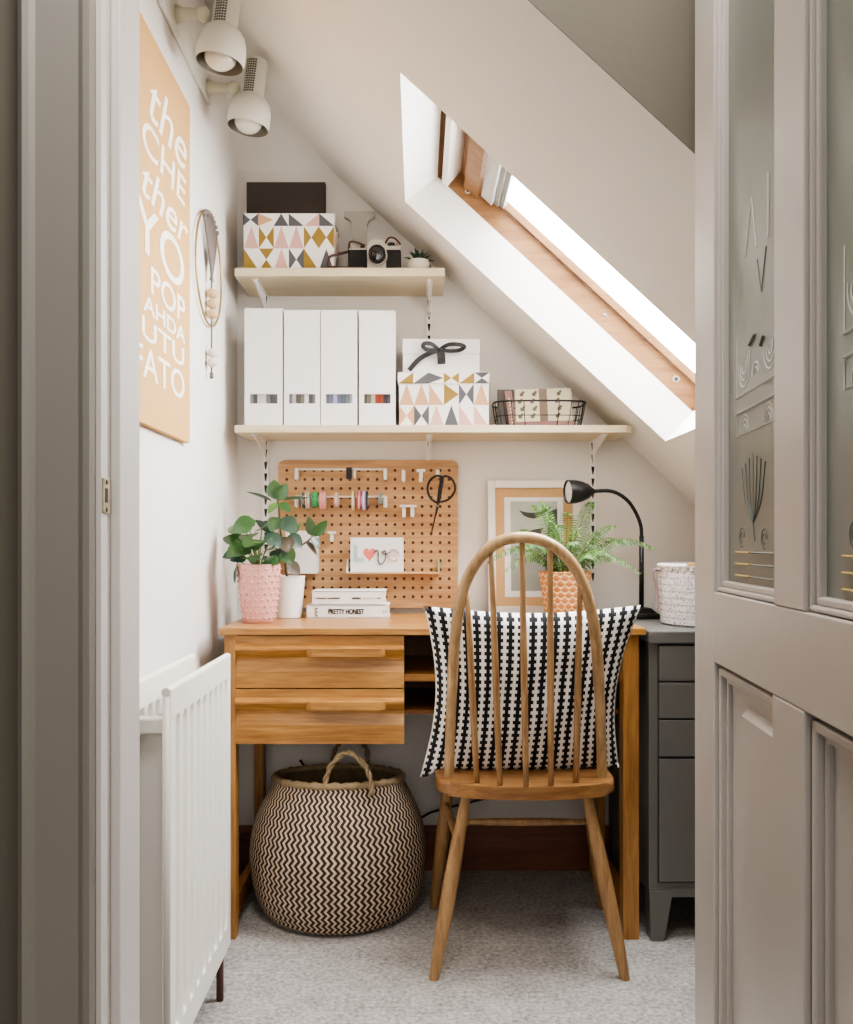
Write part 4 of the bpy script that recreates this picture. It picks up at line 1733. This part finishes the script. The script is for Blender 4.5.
    obj('letter', ob, ETAL['teal'], c)
    bm = nb()
    ex, ez, er = cx(393.8), cz(554.6), .0155
    pe = [(ex + er * math.cos(math.radians(a)), yc - .001, ez + er * math.sin(math.radians(a))) for a in range(0, 316, 9)]
    tube(bm, [(ex - er, yc - .001, ez), (ex + er, yc - .001, ez)], .0045, 8, flat=.25)
    tube(bm, pe, .0052, 8, flat=.25)
    obj('letter', bm, ETAL['pink'], c)
    bm = nb()
    hx, hz, sc = cx(369.5), cz(554), .00143
    hp = []
    for i in range(40):
        t = 2 * math.pi * i / 40
        hp.append((hx + sc * .78 * 16 * math.sin(t) ** 3, hz + sc * (13 * math.cos(t) - 5 * math.cos(2 * t) - 2 * math.cos(3 * t) - math.cos(4 * t)) * .95))
    prism(bm, hp, yc - .0012, yc - .0004)
    obj('heart', bm, ETAL['red'], c)
    bm = nb()
    v = [(374, 552.5), (376.5, 550.2), (378.3, 553), (378.2, 560), (380, 564), (383.5, 562.5), (386, 556), (385.2, 551), (382.5, 551.5), (383.8, 554.2), (387, 553.8), (390, 552.3)]
    tube(bm, spline([(cx(a), yc - .0014, cz(b)) for a, b in v], 5), .0042, 8, flat=.3)
    obj('letter', bm, ETAL['blk'], c, True)
    # white pegboard bin
    b = thing('pegboard_bin', 'white square bin on the pegboard behind the tall plant', 'bin', (X(302), yf, Z(573)))
    bm = nb()
    xx0, xx1, zz0, zz1 = X(288), X(319), Z(573), Z(531)
    w = .003
    box(bm, xx0, xx1, yf - .05, yf - .05 + w, zz0, zz1, bev=.0008)
    box(bm, xx0, xx1, yf - w, yf - .0005, zz0, zz1)
    box(bm, xx0, xx0 + w, yf - .05 + w, yf - w, zz0, zz1)
    box(bm, xx1 - w, xx1, yf - .05 + w, yf - w, zz0, zz1)
    box(bm, xx0 + w, xx1 - w, yf - .05 + w, yf - w, zz0, zz0 + w)
    obj('bin_body', bm, WPLAS, b)


pegboard_things()


# ----------------------------------------------------------------- desk-top things
ZD = .7397


def desk_things():
    # books
    yb = 2.395
    k = yb / F
    X = lambda p: (p - CX) * k
    def book(p0, p1, z0, z1, rot, lab, dep):
        b = thing('book', lab, 'book', (X((p0 + p1) / 2), yb + .06, z0))
        x0, x1 = X(p0), X(p1)
        bm = nb()
        e = .0025
        box(bm, x0, x1, yb, yb + e, z0, z1, bev=.001)
        box(bm, x0, x1, yb, yb + dep, z0, z0 + e)
        box(bm, x0, x1, yb, yb + dep, z1 - e, z1)
        obj('cover', bm, WHITE, b)
        bm = nb()
        box(bm, x0 + .003, x1 - .003, yb + e, yb + dep - .004, z0 + e, z1 - e)
        obj('pages', bm, CREAMP, b)
        return b
    z1 = ZD + .0345
    b = book(306.5, 389, ZD, z1, 0, 'lower thick white book on the desk, titled PRETTY HONEST on its spine', .135)
    M = lambda x, z: Matrix.Translation((x, yb - .0005, z)) @ FACE_CAM
    zc = (ZD + z1) / 2
    bm = text_bm('PRETTY HONEST', .0185, M(X(346), zc), sx=.68, bold=.0004)
    e = bm.copy()
    bmesh.ops.translate(e, vec=(.0007, 0, 0), verts=e.verts)
    merge(bm, e)
    obj('spine_title', bm, INK, b)
    bm = nb()
    for dx in (0, .008):
        t = text_bm('SALI' if dx else 'HUGHES', .0075, Matrix.Translation((X(315) + dx - .004, yb - .0005, zc)) @ FACE_CAM @ Matrix.Rotation(-math.pi / 2, 4, 'Z'), sx=.9)
        t.free()
    for i in range(5):
        box(bm, X(314.8), X(317.8) - .003 * (i % 2), yb - .0005, yb - .0001, zc - .012 + i * .005, zc - .0095 + i * .005)
    obj('spine_author', bm, INK, b)
    bm = text_bm('17', .011, M(X(384.5), zc))
    obj('spine_mark', bm, INK, b)
    z2 = z1 + .038
    b = book(312, 385.5, z1 + .0006, z2, 0, 'upper white book with faint script title, lying on PRETTY HONEST', .125)
    zc = (z1 + z2) / 2 - .002
    rg = random.Random(2)
    def squig(pa, pb, amp, rad):
        n = int((pb - pa) * 2)
        pts = [(X(pa + (pb - pa) * i / n), yb - .0008, zc + .002 + amp * math.sin(i * 1.9) * rg.uniform(.3, 1)) for i in range(n + 1)]
        bm = nb()
        tube(bm, spline(pts, 3), rad, 5)
        obj('title_word', bm, INK, b, True)
    squig(316, 327, .0022, .0008)
    squig(328, 340, .0024, .001)
    squig(352, 361, .003, .0011)
    squig(363, 375, .0007, .0004)
    squig(377, 381, .002, .0009)

    # pink hobnail pot
    cx, cy = (259 - CX) * 2.275 / F, 2.275
    p = thing('potted_plant', 'round-leaved green plant in a pink bobbled pot on the desk corner', 'plant', (cx, cy, ZD))
    hpt = .147
    prof = [(.036, 0), (.040, .004), (.0435, .03), (.049, .08), (.053, .12), (.0535, hpt), (.050, hpt), (.049, .125), (0, .122)]
    bm = nb()
    lathe(bm, prof, (cx, cy, ZD), seg=40)
    def rad(z):
        for (r0, z0), (r1, z1_) in zip(prof, prof[1:]):
            if z0 <= z <= z1_:
                return r0 + (r1 - r0) * (z - z0) / max(1e-6, z1_ - z0)
        return .05
    for j in range(9):
        z = .013 + j * .0152
        for i in range(18):
            a = 2 * math.pi * (i + .5 * (j % 2)) / 18
            rr = rad(z)
            ball(bm, (cx + rr * math.cos(a), cy + rr * math.sin(a), ZD + z), .0042, 0, 1)
    obj('pot', bm, PINKC, p, 'auto')
    bm = nb()
    lathe(bm, [(.0485, .121), (.03, .126), (0, .128)], (cx, cy, ZD), seg=20, capb=False)
    obj('soil', bm, SOIL, p, True)

    def G(px, py, y):
        return P(px, py, y)
    top = Vector((cx, cy, ZD + .125))
    spots = [(249, 535, -.01, .05), (241, 549, -.03, .058), (258, 543, -.03, .052), (268, 549, -.035, .04), (247, 522, .02, .05),
             (236, 540, .03, .05), (262, 527, .03, .045), (272, 538, .02, .045), (240, 558, -.02, .035), (255, 556, -.045, .04),
             (233, 553, .01, .04), (266, 558, -.04, .036), (244, 528, -.01, .045), (253, 541, -.05, .05), (270, 560, -.02, .04), (236, 529, .04, .04)]
    bm, bs = nb(), nb()
    for a, b_, dy, L in spots:
        q = G(a, b_, cy + dy)
        tube(bs, spline([top, top.lerp(q, .5) + Vector((0, 0, .014)), q], 5), .0017, 6)
        d = Vector((q.x - cx + R.uniform(-.02, .02), (q.y - cy) - .03 + R.uniform(-.03, .03), R.uniform(-.015, .03)))
        d.normalize()
        leaf(bm, q - d * L * .45, d, Vector((R.uniform(-.3, .3), -.65, .75)), L * 1.15, L * 1.05, .2, .12, R.choice((0, 0, 1)))
    # one leaf hanging over the rim on the left
    q = G(236, 572, cy - .02)
    tube(bs, spline([top, G(240, 562, cy - .02), q + Vector((0, 0, .01))], 5), .0014, 6)
    leaf(bm, q + Vector((0.004, 0, .016)), (-.2, -.2, -1), (-1, -.5, .2), .045, .032, .1, .15, 1)
    obj('leaves', bm, [LEAF, LEAFD], p, True)
    obj('stems', bs, STEM, p, True)

    # white pot with the tall plant
    wx, wy = (287.5 - CX) * 2.42 / F, 2.42
    w = thing('potted_plant', 'taller dark-leaved plant in a plain white pot behind the pink pot', 'plant', (wx, wy, ZD))
    bm = nb()
    lathe(bm, [(.036, 0), (.038, .002), (.047, .108), (.047, .112), (.0445, .112), (.0435, .1), (0, .098)], (wx, wy, ZD), seg=40)
    obj('pot', bm, plain('white_ceramic', '#f3efec', .35, .01, 10, 0), w, 'auto')
    bm = nb()
    lathe(bm, [(.043, .0975), (.02, .1), (0, .102)], (wx, wy, ZD), seg=20, capb=False)
    obj('soil', bm, SOIL, w, True)
    top = Vector((wx, wy, ZD + .1))
    bm, bs = nb(), nb()
    trunk = spline([top, G(285, 560, wy), G(281, 535, wy - .01), G(279, 510, wy - .015), G(276, 492, wy - .015)], 6)
    tube(bs, trunk, [.004 - .0022 * i / (len(trunk) - 1) for i in range(len(trunk))], 8)
    br = spline([G(283, 552, wy), G(296, 548, wy - .01), G(308, 541, wy - .015), G(313, 535, wy - .015)], 5)
    tube(bs, br, .0022, 8)
    br2 = spline([G(284, 556, wy), G(276, 548, wy - .01), G(268, 532, wy - .02)], 5)
    tube(bs, br2, .0022, 8)

    def lf(bx, by, tx, ty, wd, dy=0, nrm=(0, -.8, .6), mi=0, bend=.12, ddy=0):
        a, b_ = G(bx, by, wy - .015 + dy), G(tx, ty, wy - .015 + dy + ddy)
        leaf(bm, a, b_ - a, Vector(nrm), (b_ - a).length, wd, bend, .16, mi)
    # (base, tip) of the main leaves
    lf(275, 499, 274, 480, .045, -.01, (0, -1, .1), 0, .05)
    lf(277, 500, 287, 484, .036, -.012, (.3, -.9, .2), 0, .05)
    lf(272, 501, 247, 489, .020, -.01, (.2, -.4, .9), 2)
    lf(281, 500, 308, 495, .020, -.005, (0, -.5, .9), 2)
    lf(277, 503, 268, 512, .026, -.02, (-.3, -.8, .5), 1, ddy=-.02)
    lf(280, 503, 290, 511, .03, -.02, (.3, -.8, .5), 0, ddy=-.02)
    lf(280, 518, 270, 530, .05, -.03, (-.3, -1, .3), 0, ddy=-.025)
    lf(282, 518, 295, 531, .052, -.035, (.3, -1, .3), 2, ddy=-.02)
    lf(274, 534, 256, 519, .026, -.02, (-.5, -.5, .8), 2)
    lf(281, 536, 273, 545, .04, -.04, (0, -1, .3), 3, ddy=-.02)
    lf(284, 537, 289, 552, .045, -.04, (.2, -1, .2), 3, ddy=-.02)
    lf(288, 536, 302, 547, .045, -.03, (.5, -1, .3), 2)
    lf(284, 550, 292, 563, .046, -.05, (.1, -1, .3), 0, ddy=-.02)
    lf(279, 549, 276, 562, .046, -.045, (-.3, -1, .3), 2, ddy=-.02)
    lf(288, 562, 300, 574, .034, -.03, (.3, -1, .4), 3)
    lf(313, 536, 308, 517, .03, 0, (-.2, -1, .2), 0)
    lf(314, 536, 327, 521, .03, 0, (.4, -1, .1), 0)
    lf(312, 537, 320, 548, .026, -.01, (.6, -.8, .3), 2)
    lf(306, 541, 318, 554, .022, -.01, (.7, -.5, .4), 3)
    lf(290, 534, 300, 523, .024, .01, (.2, -.9, .4), 1)
    obj('leaves', bm, [LEAF, plain('leaf_mid_green', '#55803a', .4, .2, 16, 0, coat=.2), LEAFD, plain('leaf_bronze', '#5a4f3c', .4, .25, 18, 0, coat=.2)], w, True)
    obj('stems', bs, plain('woody_stem', '#5c5136', .7, .1), w, True)

    # fern in coral basket pot
    fx, fy = (565 - CX) * 2.40 / F, 2.40
    f = thing('potted_fern', 'feathery green fern in a coral woven pot behind the chair', 'plant', (fx, fy, ZD))
    hpt = .123
    bm = nb()
    lathe(bm, [(.048, 0), (.052, .004), (.0575, .04), (.064, .085), (.0705, hpt), (.0685, hpt + .002), (.066, hpt - .004), (.064, hpt - .02), (0, hpt - .022)], (fx, fy, ZD), seg=48)
    for fa in bm.faces:
        pass
    uvl = bm.loops.layers.uv.verify()
    for fa in bm.faces:
        for lp in fa.loops:
            lp[uvl].uv = (lp[uvl].uv[0], lp[uvl].uv[1] * 7.5)
    obj('pot', bm, TERRA, f, 'auto')
    bm = nb()
    lathe(bm, [(.064, hpt - .021), (.03, hpt - .016), (0, hpt - .014)], (fx, fy, ZD), seg=20, capb=False)
    obj('soil', bm, SOIL, f, True)
    top = Vector((fx, fy, ZD + hpt - .018))
    bm = nb()
    fr = [(541, 501, -.03), (551, 521, -.06), (533, 505, .02), (568, 512, -.03), (592, 502, .05), (616, 526, -.02), (655, 549, -.03), (641, 574, -.05),
          (487, 563, -.02), (505, 571, -.05), (520, 530, .03), (600, 533, .03), (580, 528, -.06), (525, 548, -.07), (612, 556, -.06), (560, 525, .07), (628, 545, .03), (510, 552, .05),
          (575, 545, -.09), (550, 548, -.09), (596, 560, -.08)]
    for a, b_, dy in fr:
        tip = G(a, b_, fy + dy)
        st = top + Vector(((tip.x - fx) * .08, dy * .2, 0))
        ln = (tip - st).length
        rise = .06 if b_ > 540 else .035
        mid = st.lerp(tip, .5) + Vector((0, 0, rise * min(1, ln / .2)))
        pts = spline([st, st.lerp(mid, .5) + Vector((0, 0, .012)), mid, mid.lerp(tip, .55) + Vector((0, 0, .012)), tip], max(5, int(ln / .024)))
        tube(bm, pts, [.0016 - .001 * i / len(pts) for i in range(len(pts))], 5, 1)
        L = len(pts)
        fine = []
        for i in range(L - 1):
            fine.append(pts[i])
        M_ = len(fine)
        for i in range(3, M_):
            t = i / M_
            wdt = (.024 if ln > .12 else .019) * (math.sin(math.pi * min(1, t * .9 + .1)) ** .7) + .003
            d = (fine[min(i + 1, M_ - 1)] - fine[i - 1]).normalized()
            s = d.cross(Vector((0, -.5, 1))).normalized()
            for sg in (-1, 1):
                dd = (s * sg + d * .35 + Vector((0, 0, -.12))).normalized()
                leaf(bm, fine[i], dd, (R.uniform(-.3, .3), -.7, 1), wdt * R.uniform(.85, 1.1), .0046, .2, .2, R.choice((0, 0, 2)), n=3)
    obj('fronds', bm, [FERN, STEM, plain('fern_pale', '#6f9644', .6, .15, 22, 0)], f, True)

    # framed print
    yp = 2.545
    k = yp / F
    X2 = lambda p: (p - CX) * k
    Z2 = lambda p: H - (p - HY) * k
    x0, x1, zt = X2(488.5), X2(581), Z2(480)
    z0 = ZD + .0005
    fr_ = thing('picture_frame', 'white-framed print of a dark bird leaning behind the fern', 'picture', ((x0 + x1) / 2, yp, z0))
    ln = math.radians(-5)
    Mx = Matrix.Translation((0, yp, z0)) @ Matrix.Rotation(math.radians(-5), 4, 'X') @ Matrix.Translation((0, -yp, -z0))
    def T(b):
        bmesh.ops.transform(b, matrix=Mx, verts=b.verts)
        return b
    w_ = .0205
    hh = zt
    bm = nb()
    for q in ((x0, x0 + w_, z0, hh), (x1 - w_, x1, z0, hh), (x0 + w_, x1 - w_, z0, z0 + w_), (x0 + w_, x1 - w_, hh - w_, hh)):
        box(bm, q[0], q[1], yp - .014, yp + .004, q[2], q[3], bev=.0012)
    obj('frame', T(bm), plain('frame_white', '#efe8de', .45, .02, 10, 0), fr_)
    a0, a1, c0, c1 = x0 + w_, x1 - w_, z0 + w_, hh - w_
    bm = nb()
    box(bm, a0, a1, yp - .004, yp, c0, c1)
    obj('kraft_mount', T(bm), plain('kraft_mount', '#d0a775', .7, .03), fr_)
    m = .0265
    bm = nb()
    box(bm, a0 + m, a1 - m, yp - .0046, yp - .0041, c0 + m, c1 - m)
    obj('white_mount', T(bm), WHITE, fr_)
    m2 = m + .017
    bm = nb()
    px0, px1, pz0, pz1 = a0 + m2, a1 - m2, c0 + m2, c1 - .038
    box(bm, px0, px1, yp - .0052, yp - .0047, pz0, pz1, 0)
    pw, ph = px1 - px0, pz1 - pz0
    e = .0055
    # dark ground, trunk and bird
    prism(bm, [(px0 + pw * .7, pz0), (px1, pz0), (px1, pz1 - ph * .08), (px0 + pw * .82, pz1 - ph * .12), (px0 + pw * .78, pz0 + ph * .5)], yp - e, yp - .0052, 2)
    prism(bm, [(px0, pz0), (px1, pz0), (px1, pz0 + ph * .45), (px0 + pw * .5, pz0 + ph * .55), (px0, pz0 + ph * .5)], yp - e, yp - .0052, 3)
    bird = [(.18, .72), (.3, .68), (.45, .66), (.62, .68), (.8, .78), (.88, .8), (.74, .66), (.62, .58), (.5, .53), (.38, .55), (.28, .6)]
    prism(bm, [(px0 + pw * u, pz0 + ph * (.87 + (v - .66) * .5)) for u, v in bird], yp - e - .0004, yp - e, 1)
    prism(bm, [(px0 + pw * u, pz0 + ph * v) for u, v in ((.3, .6), (.62, .62), (.7, .7), (.45, .68))], yp - e - .0003, yp - e, 1)
    obj('bird_print', T(bm), [SAGE, BIRD, plain('print_slate', '#59605f', .7), plain('print_pale', '#9fa096', .7, .15, 30, 0)], fr_)


desk_things()


# ----------------------------------------------------------------- things on the grey cabinet
def cabinet_things():
    zc = .7327
    yl = 2.475
    k = yl / F
    X = lambda p: (p - CX) * k
    Z = lambda p: H - (p - HY) * k
    bx = X(647)
    l = thing('desk_lamp', 'black gooseneck desk lamp standing on the grey cabinet', 'lamp', (bx, yl, zc))
    bm = nb()
    box(bm, bx - .036, bx + .028, yl - .036, yl + .036, zc, zc + .016, bev=.005)
    prism(bm, [(bx - .03, zc + .014), (bx + .024, zc + .014), (bx + .004, zc + .03), (bx - .022, zc + .03)], yl - .03, yl + .03)
    obj('lamp_base', bm, BLACK, l, 'auto')
    bm = nb()
    tube(bm, [(X(641.5), yl, zc + .015), (X(641.5), yl, Z(536))], .0066, 12)
    obj('stem', bm, BLACK, l, True)
    bm = nb()
    pts = spline([(X(641.5), yl, Z(538)), (X(641), yl, Z(527)), (X(637), yl, Z(515)), (X(629), yl - .003, Z(502.5)), (X(619), yl - .005, Z(494.5)),
                  (X(608), yl - .008, Z(491)), (X(592), yl - .01, Z(491.5))], 8)
    tube(bm, pts, [.0052 + .0003 * math.sin(i * 2.2) for i in range(len(pts))], 12)
    obj('gooseneck', bm, BLACK, l, True)
    h = Vector((X(592.5), yl - .01, Z(491.5)))
    tip = Vector((X(566), yl - .026, Z(492.5)))
    ax = (tip - h).normalized()
    L = (tip - h).length
    bm = nb()
    lathe(bm, [(.006, -.004), (.011, .004), (.021, .016), (.028, .034), (.032, .052), (.033, L), (.031, L), (.0295, L - .006), (.02, L - .03), (0, L - .032)], h, ax, 32)
    obj('lamp_shade', bm, BLACK, l, 'auto')
    bm = nb()
    lathe(bm, [(.0292, L - .005), (.02, L - .003), (0, L - .002)], h, ax, 24, capb=False)
    obj('diffuser', bm, plain('lamp_diffuser', '#e4e0de', .5, .02), l, True)
    # woven paper basket
    c = Vector((.742, 2.30, zc))
    b = thing('woven_basket', 'white flecked woven basket on the grey cabinet, half behind the door', 'basket', c)
    bm = nb()
    lathe(bm, [(.0, .0), (.112, 0), (.118, .004), (.122, .05), (.124, .1), (.123, .135), (.122, .145)], c, seg=64, capb=False)
    obj('basket_body', bm, PAPERB, b, 'auto')
    bm = nb()
    lathe(bm, [(.119, .145), (.12, .1), (.115, .01), (0, .006)], c, seg=40, capb=False)
    obj('basket_lining', bm, WHITE, b, True)
    bm = nb()
    tube(bm, [c + Vector((.122 * math.cos(t), .122 * math.sin(t), .15)) for t in [2 * math.pi * i / 64 for i in range(64)]], .0055, 8, closed=True)
    for i in range(40):
        t = 2 * math.pi * i / 40
        p = c + Vector((.1235 * math.cos(t), .1235 * math.sin(t), .134))
        tube(bm, [p, p + Vector((0, 0, .015))], .003, 6)
    obj('rim', bm, WHITE, b, True)
    bm = nb()
    pts = spline([c + Vector((-.124, -.01, .137)), c + Vector((-.140, -.014, .14)), c + Vector((-.142, -.014, .125)), c + Vector((-.134, -.012, .09)), c + Vector((-.131, -.012, .04))], 6)
    tube(bm, pts, .0034, 8)
    obj('tag_cord', bm, plain('mauve_cord', '#9d8a8b', .7, .1), b, True)
    bm = nb()
    tube(bm, spline([c + Vector((-.08, -.092, .152)), c + Vector((-.05, -.111, .156)), c + Vector((-.01, -.121, .157)), c + Vector((.03, -.118, .153))], 5), .0062, 8)
    obj('grip', bm, TAN, b, True)


cabinet_things()


# ----------------------------------------------------------------- left wall
def left_wall():
    # kraft poster with white lettering
    y0, y1, z0, z1 = 1.50, 2.005, 1.162, 1.912
    xa = XL + .014
    p = thing('art_print', 'kraft-brown wall print with white hand lettering on the left wall', 'picture', (XL, (y0 + y1) / 2, z0))
    bm = nb()
    box(bm, XL + .001, xa, y0, y1, z0, z1, bev=.001)
    obj('board', bm, KRAFT, p)
    # rows of lettering: (text, height from top, size, width factor, y offset)
    M = lambda y, z: Matrix.Translation((xa + .0006, y, z)) @ Matrix.Rotation(math.pi / 2, 4, 'Z') @ FACE_CAM
    rows = [('the', .125, .135, .27, .3), ('CHE', .215, .088, .31, .1), ('ther', .297, .1, .33, .3), ('YO', .39, .135, .34, 0),
            ('POP', .474, .075, .25, 0), ('AHDA', .526, .045, .3, 0), ('UTU', .574, .058, .3, 0), ('FATO', .638, .082, .35, 0)]
    bm = nb()
    for s, dz, size, wide, sh in rows:
        t = text_bm(s, size, Matrix.Identity(4), shear=sh, align='RIGHT', bold=.0006)
        xs = [v.co.x for v in t.verts]
        k = wide / (max(xs) - min(xs))
        bmesh.ops.transform(t, matrix=M(1.96, z1 - dz) @ Matrix.Diagonal((k, 1, 1, 1)), verts=t.verts)
        merge(bm, t)
    obj('white_lettering', bm, plain('print_white', '#fbf3e2', .7, .02), p)
    # hoop hanging with leather strips and beads
    cy, cz, r = 2.215, 1.612, .135
    x = XL + .008
    h = thing('wall_hanging', 'brass hoop with grey strips and wooden beads on the left wall', 'wall hanging', (x, cy, cz - r - .13))
    bm = nb()
    tube(bm, [(x, cy + r * math.cos(t), cz + r * math.sin(t)) for t in [2 * math.pi * i / 64 for i in range(64)]], .0028, 8, closed=True)
    obj('hoop', bm, BRASS, h, True)
    bm = nb()
    for i in range(9):
        f = (i - 4) / 4
        a = math.pi / 2 + f * .55
        s = Vector((x + .003, cy + r * math.cos(a), cz + r * math.sin(a)))
        e = Vector((x + .006, cy + f * .008, cz - .028))
        tube(bm, spline([s, s.lerp(e, .5) + Vector((.002, 0, 0)), e], 4), .0034, 6, flat=.5)
        ball(bm, s, .007, 0, 1)
    tube(bm, [(x + .006, cy, cz - .02), (x + .006, cy, cz - r - .13)], .0022, 6)
    tube(bm, [(x + .006, cy, cz - r - .118), (x + .006, cy, cz - r - .132)], .005, 6)
    obj('leather_strips', bm, LEATHER, h, True)
    for dz in (-.058, -.083, -.108):
        bm = nb()
        ball(bm, (x + .008, cy, cz + dz), .0145, 0, 3, (1, 1, .88))
        obj('bead', bm, BEAD, h, True)
    for dz in (-.07, -.093):
        bm = nb()
        ball(bm, (x + .008, cy, cz - r + dz), .0135, 0, 3, (1, 1, .88))
        obj('bead', bm, BEADP, h, True)
    # spotlight bar
    zb = 2.05
    s = thing('spotlight_bar', 'cream wall spotlight bar with two round reflector heads, high on the left wall', 'wall light', (XL, 2.03, zb))
    bm = nb()
    box(bm, XL + .0005, XL + .012, 1.80, 2.222, zb - .03, zb + .04, bev=.003)
    obj('wall_plate', bm, LAMPW, s, 'auto')
    for y, py in ((1.90, 14), (2.185, 88)):
        za = H + (HY - py) * y / F
        hx = -.415 if y < 2 else -.409
        bm = nb()
        tube(bm, [(XL + .01, y, za), (XL + .026, y, za), (XL + .05, y, za), (hx - .036, y, za)], [.02, .0135, .011, .0115], 14)
        ball(bm, (hx - .038, y, za), .0165, 0, 2)
        obj('arm', bm, LAMPARM, s, True)
        # head
        zl = H + (HY - (64 if y < 2 else 128)) * y / F
        c = Vector((hx - .004, y, zl))
        ax = Vector((.13, .0, 1)).normalized()
        bm = nb()
        lathe(bm, [(.049, 0), (.0515, .010), (.0518, .028), (.050, .044), (.0455, .058), (.038, .069), (.0295, .0745), (.028, .077), (.028, .158), (.026, .164), (0, .166)], c, ax, 40, capb=False)
        hd = obj('lamp_head', bm, LAMPW, s, 'auto')
        bm = nb()
        lathe(bm, [(.0488, .0003), (.0475, .012), (.044, .035), (.03, .06), (0, .062)], c, ax, 40, capb=False)
        obj('reflector', bm, plain('reflector_grey', '#8f8b80', .3, .05, 10, 0, metal=.3), hd, True)
        bm = nb()
        ball(bm, c + ax * .016, .034, 0, 3, (1, 1, .82))
        obj('bulb', bm, BULB, hd, True)
        # perforated vent strip up the front of the barrel
        bm = nb()
        xax = Vector((1, 0, -.13)).normalized()
        f0 = Vector((-.18, -1, 0)).normalized()
        for i in range(14):
            for j in range(5):
                t = -.38 + .19 * j
                dirv = (f0 * math.cos(t) + Vector((1, -.18, -.1)).normalized() * math.sin(t)).normalized()
                q = c + ax * (.08 + i * .0057) + dirv * .0284
                sx = Vector((0, 0, 1)).cross(dirv).normalized() * .0022
                sz = ax * .0021
                quad(bm, [q - sx - sz, q + sx - sz, q + sx + sz, q - sx + sz])
        obj('vent_grille', bm, MESH_G, hd)


left_wall()

# power cable along the skirting behind the chair
bm = nb()
pts = spline([P(300, 760, 2.575), P(330, 800, 2.58), P(372, 822, 2.585), P(415, 819, 2.588), P(432, 812, 2.588), P(455, 806, 2.588), P(520, 790, 2.588)], 8)
tube(bm, pts, .0034, 8)
o = obj('power_cable', bm, BLACK, None, True)
tag(o, 'black power cable sagging along the back wall under the desk', 'cable')

# ----------------------------------------------------------------- light, sky, camera
w = bpy.data.worlds.new('sky')
bpy.context.scene.world = w
w.use_nodes = True
nt = w.node_tree
bg = nt.nodes['Background']
bg.inputs['Color'].default_value = (.95, .975, 1, 1)
bg.inputs['Strength'].default_value = 21.0


def area(name, loc, target, size, power, col=(1, 1, 1), size_y=None):
    l = bpy.data.lights.new(name, 'AREA')
    l.energy = power
    l.color = col
    l.size = size
    if size_y:
        l.shape = 'RECTANGLE'
        l.size_y = size_y
    o = bpy.data.objects.new(name, l)
    C.objects.link(o)
    o.location = loc
    o.rotation_euler = (Vector(target) - Vector(loc)).to_track_quat('-Z', 'Y').to_euler()
    return o


pc = S(LEN / 2, (W0 + W1) / 2, .205)
pt = area('roof_window_portal', pc, pc - nv_, LEN, 1, size_y=W1 - W0)
pt.data.cycles.is_portal = True
area('hall_overhead_fill', (.05, .75, 2.5), (.1, 1.6, .6), .7, 26, (1, .96, .9))  # added fill from overhead, aimed through the doorway into the room; not a fixture
area('hall_front_fill', (.15, -1.5, 1.3), (.1, 2, .7), 1.3, 16, (1, .98, .95))  # added frontal fill behind the camera, lifts the dark under the desk; no window

sc = bpy.context.scene
sc.view_settings.view_transform = 'AgX'
sc.view_settings.look = 'AgX - Medium High Contrast'
sc.view_settings.exposure = .65
cd = bpy.data.cameras.new('camera')
cam = bpy.data.objects.new('camera', cd)
C.objects.link(cam)
cam.location = (0, 0, H)
cam.rotation_euler = (math.pi / 2, 0, 0)
cd.sensor_width = 36
cd.sensor_fit = 'AUTO'
cd.lens = 36 * F / 1024
cd.shift_x = (426.5 - CX) / 1024
cd.shift_y = (HY - 512) / 1024
cd.clip_start = .02
sc.camera = cam
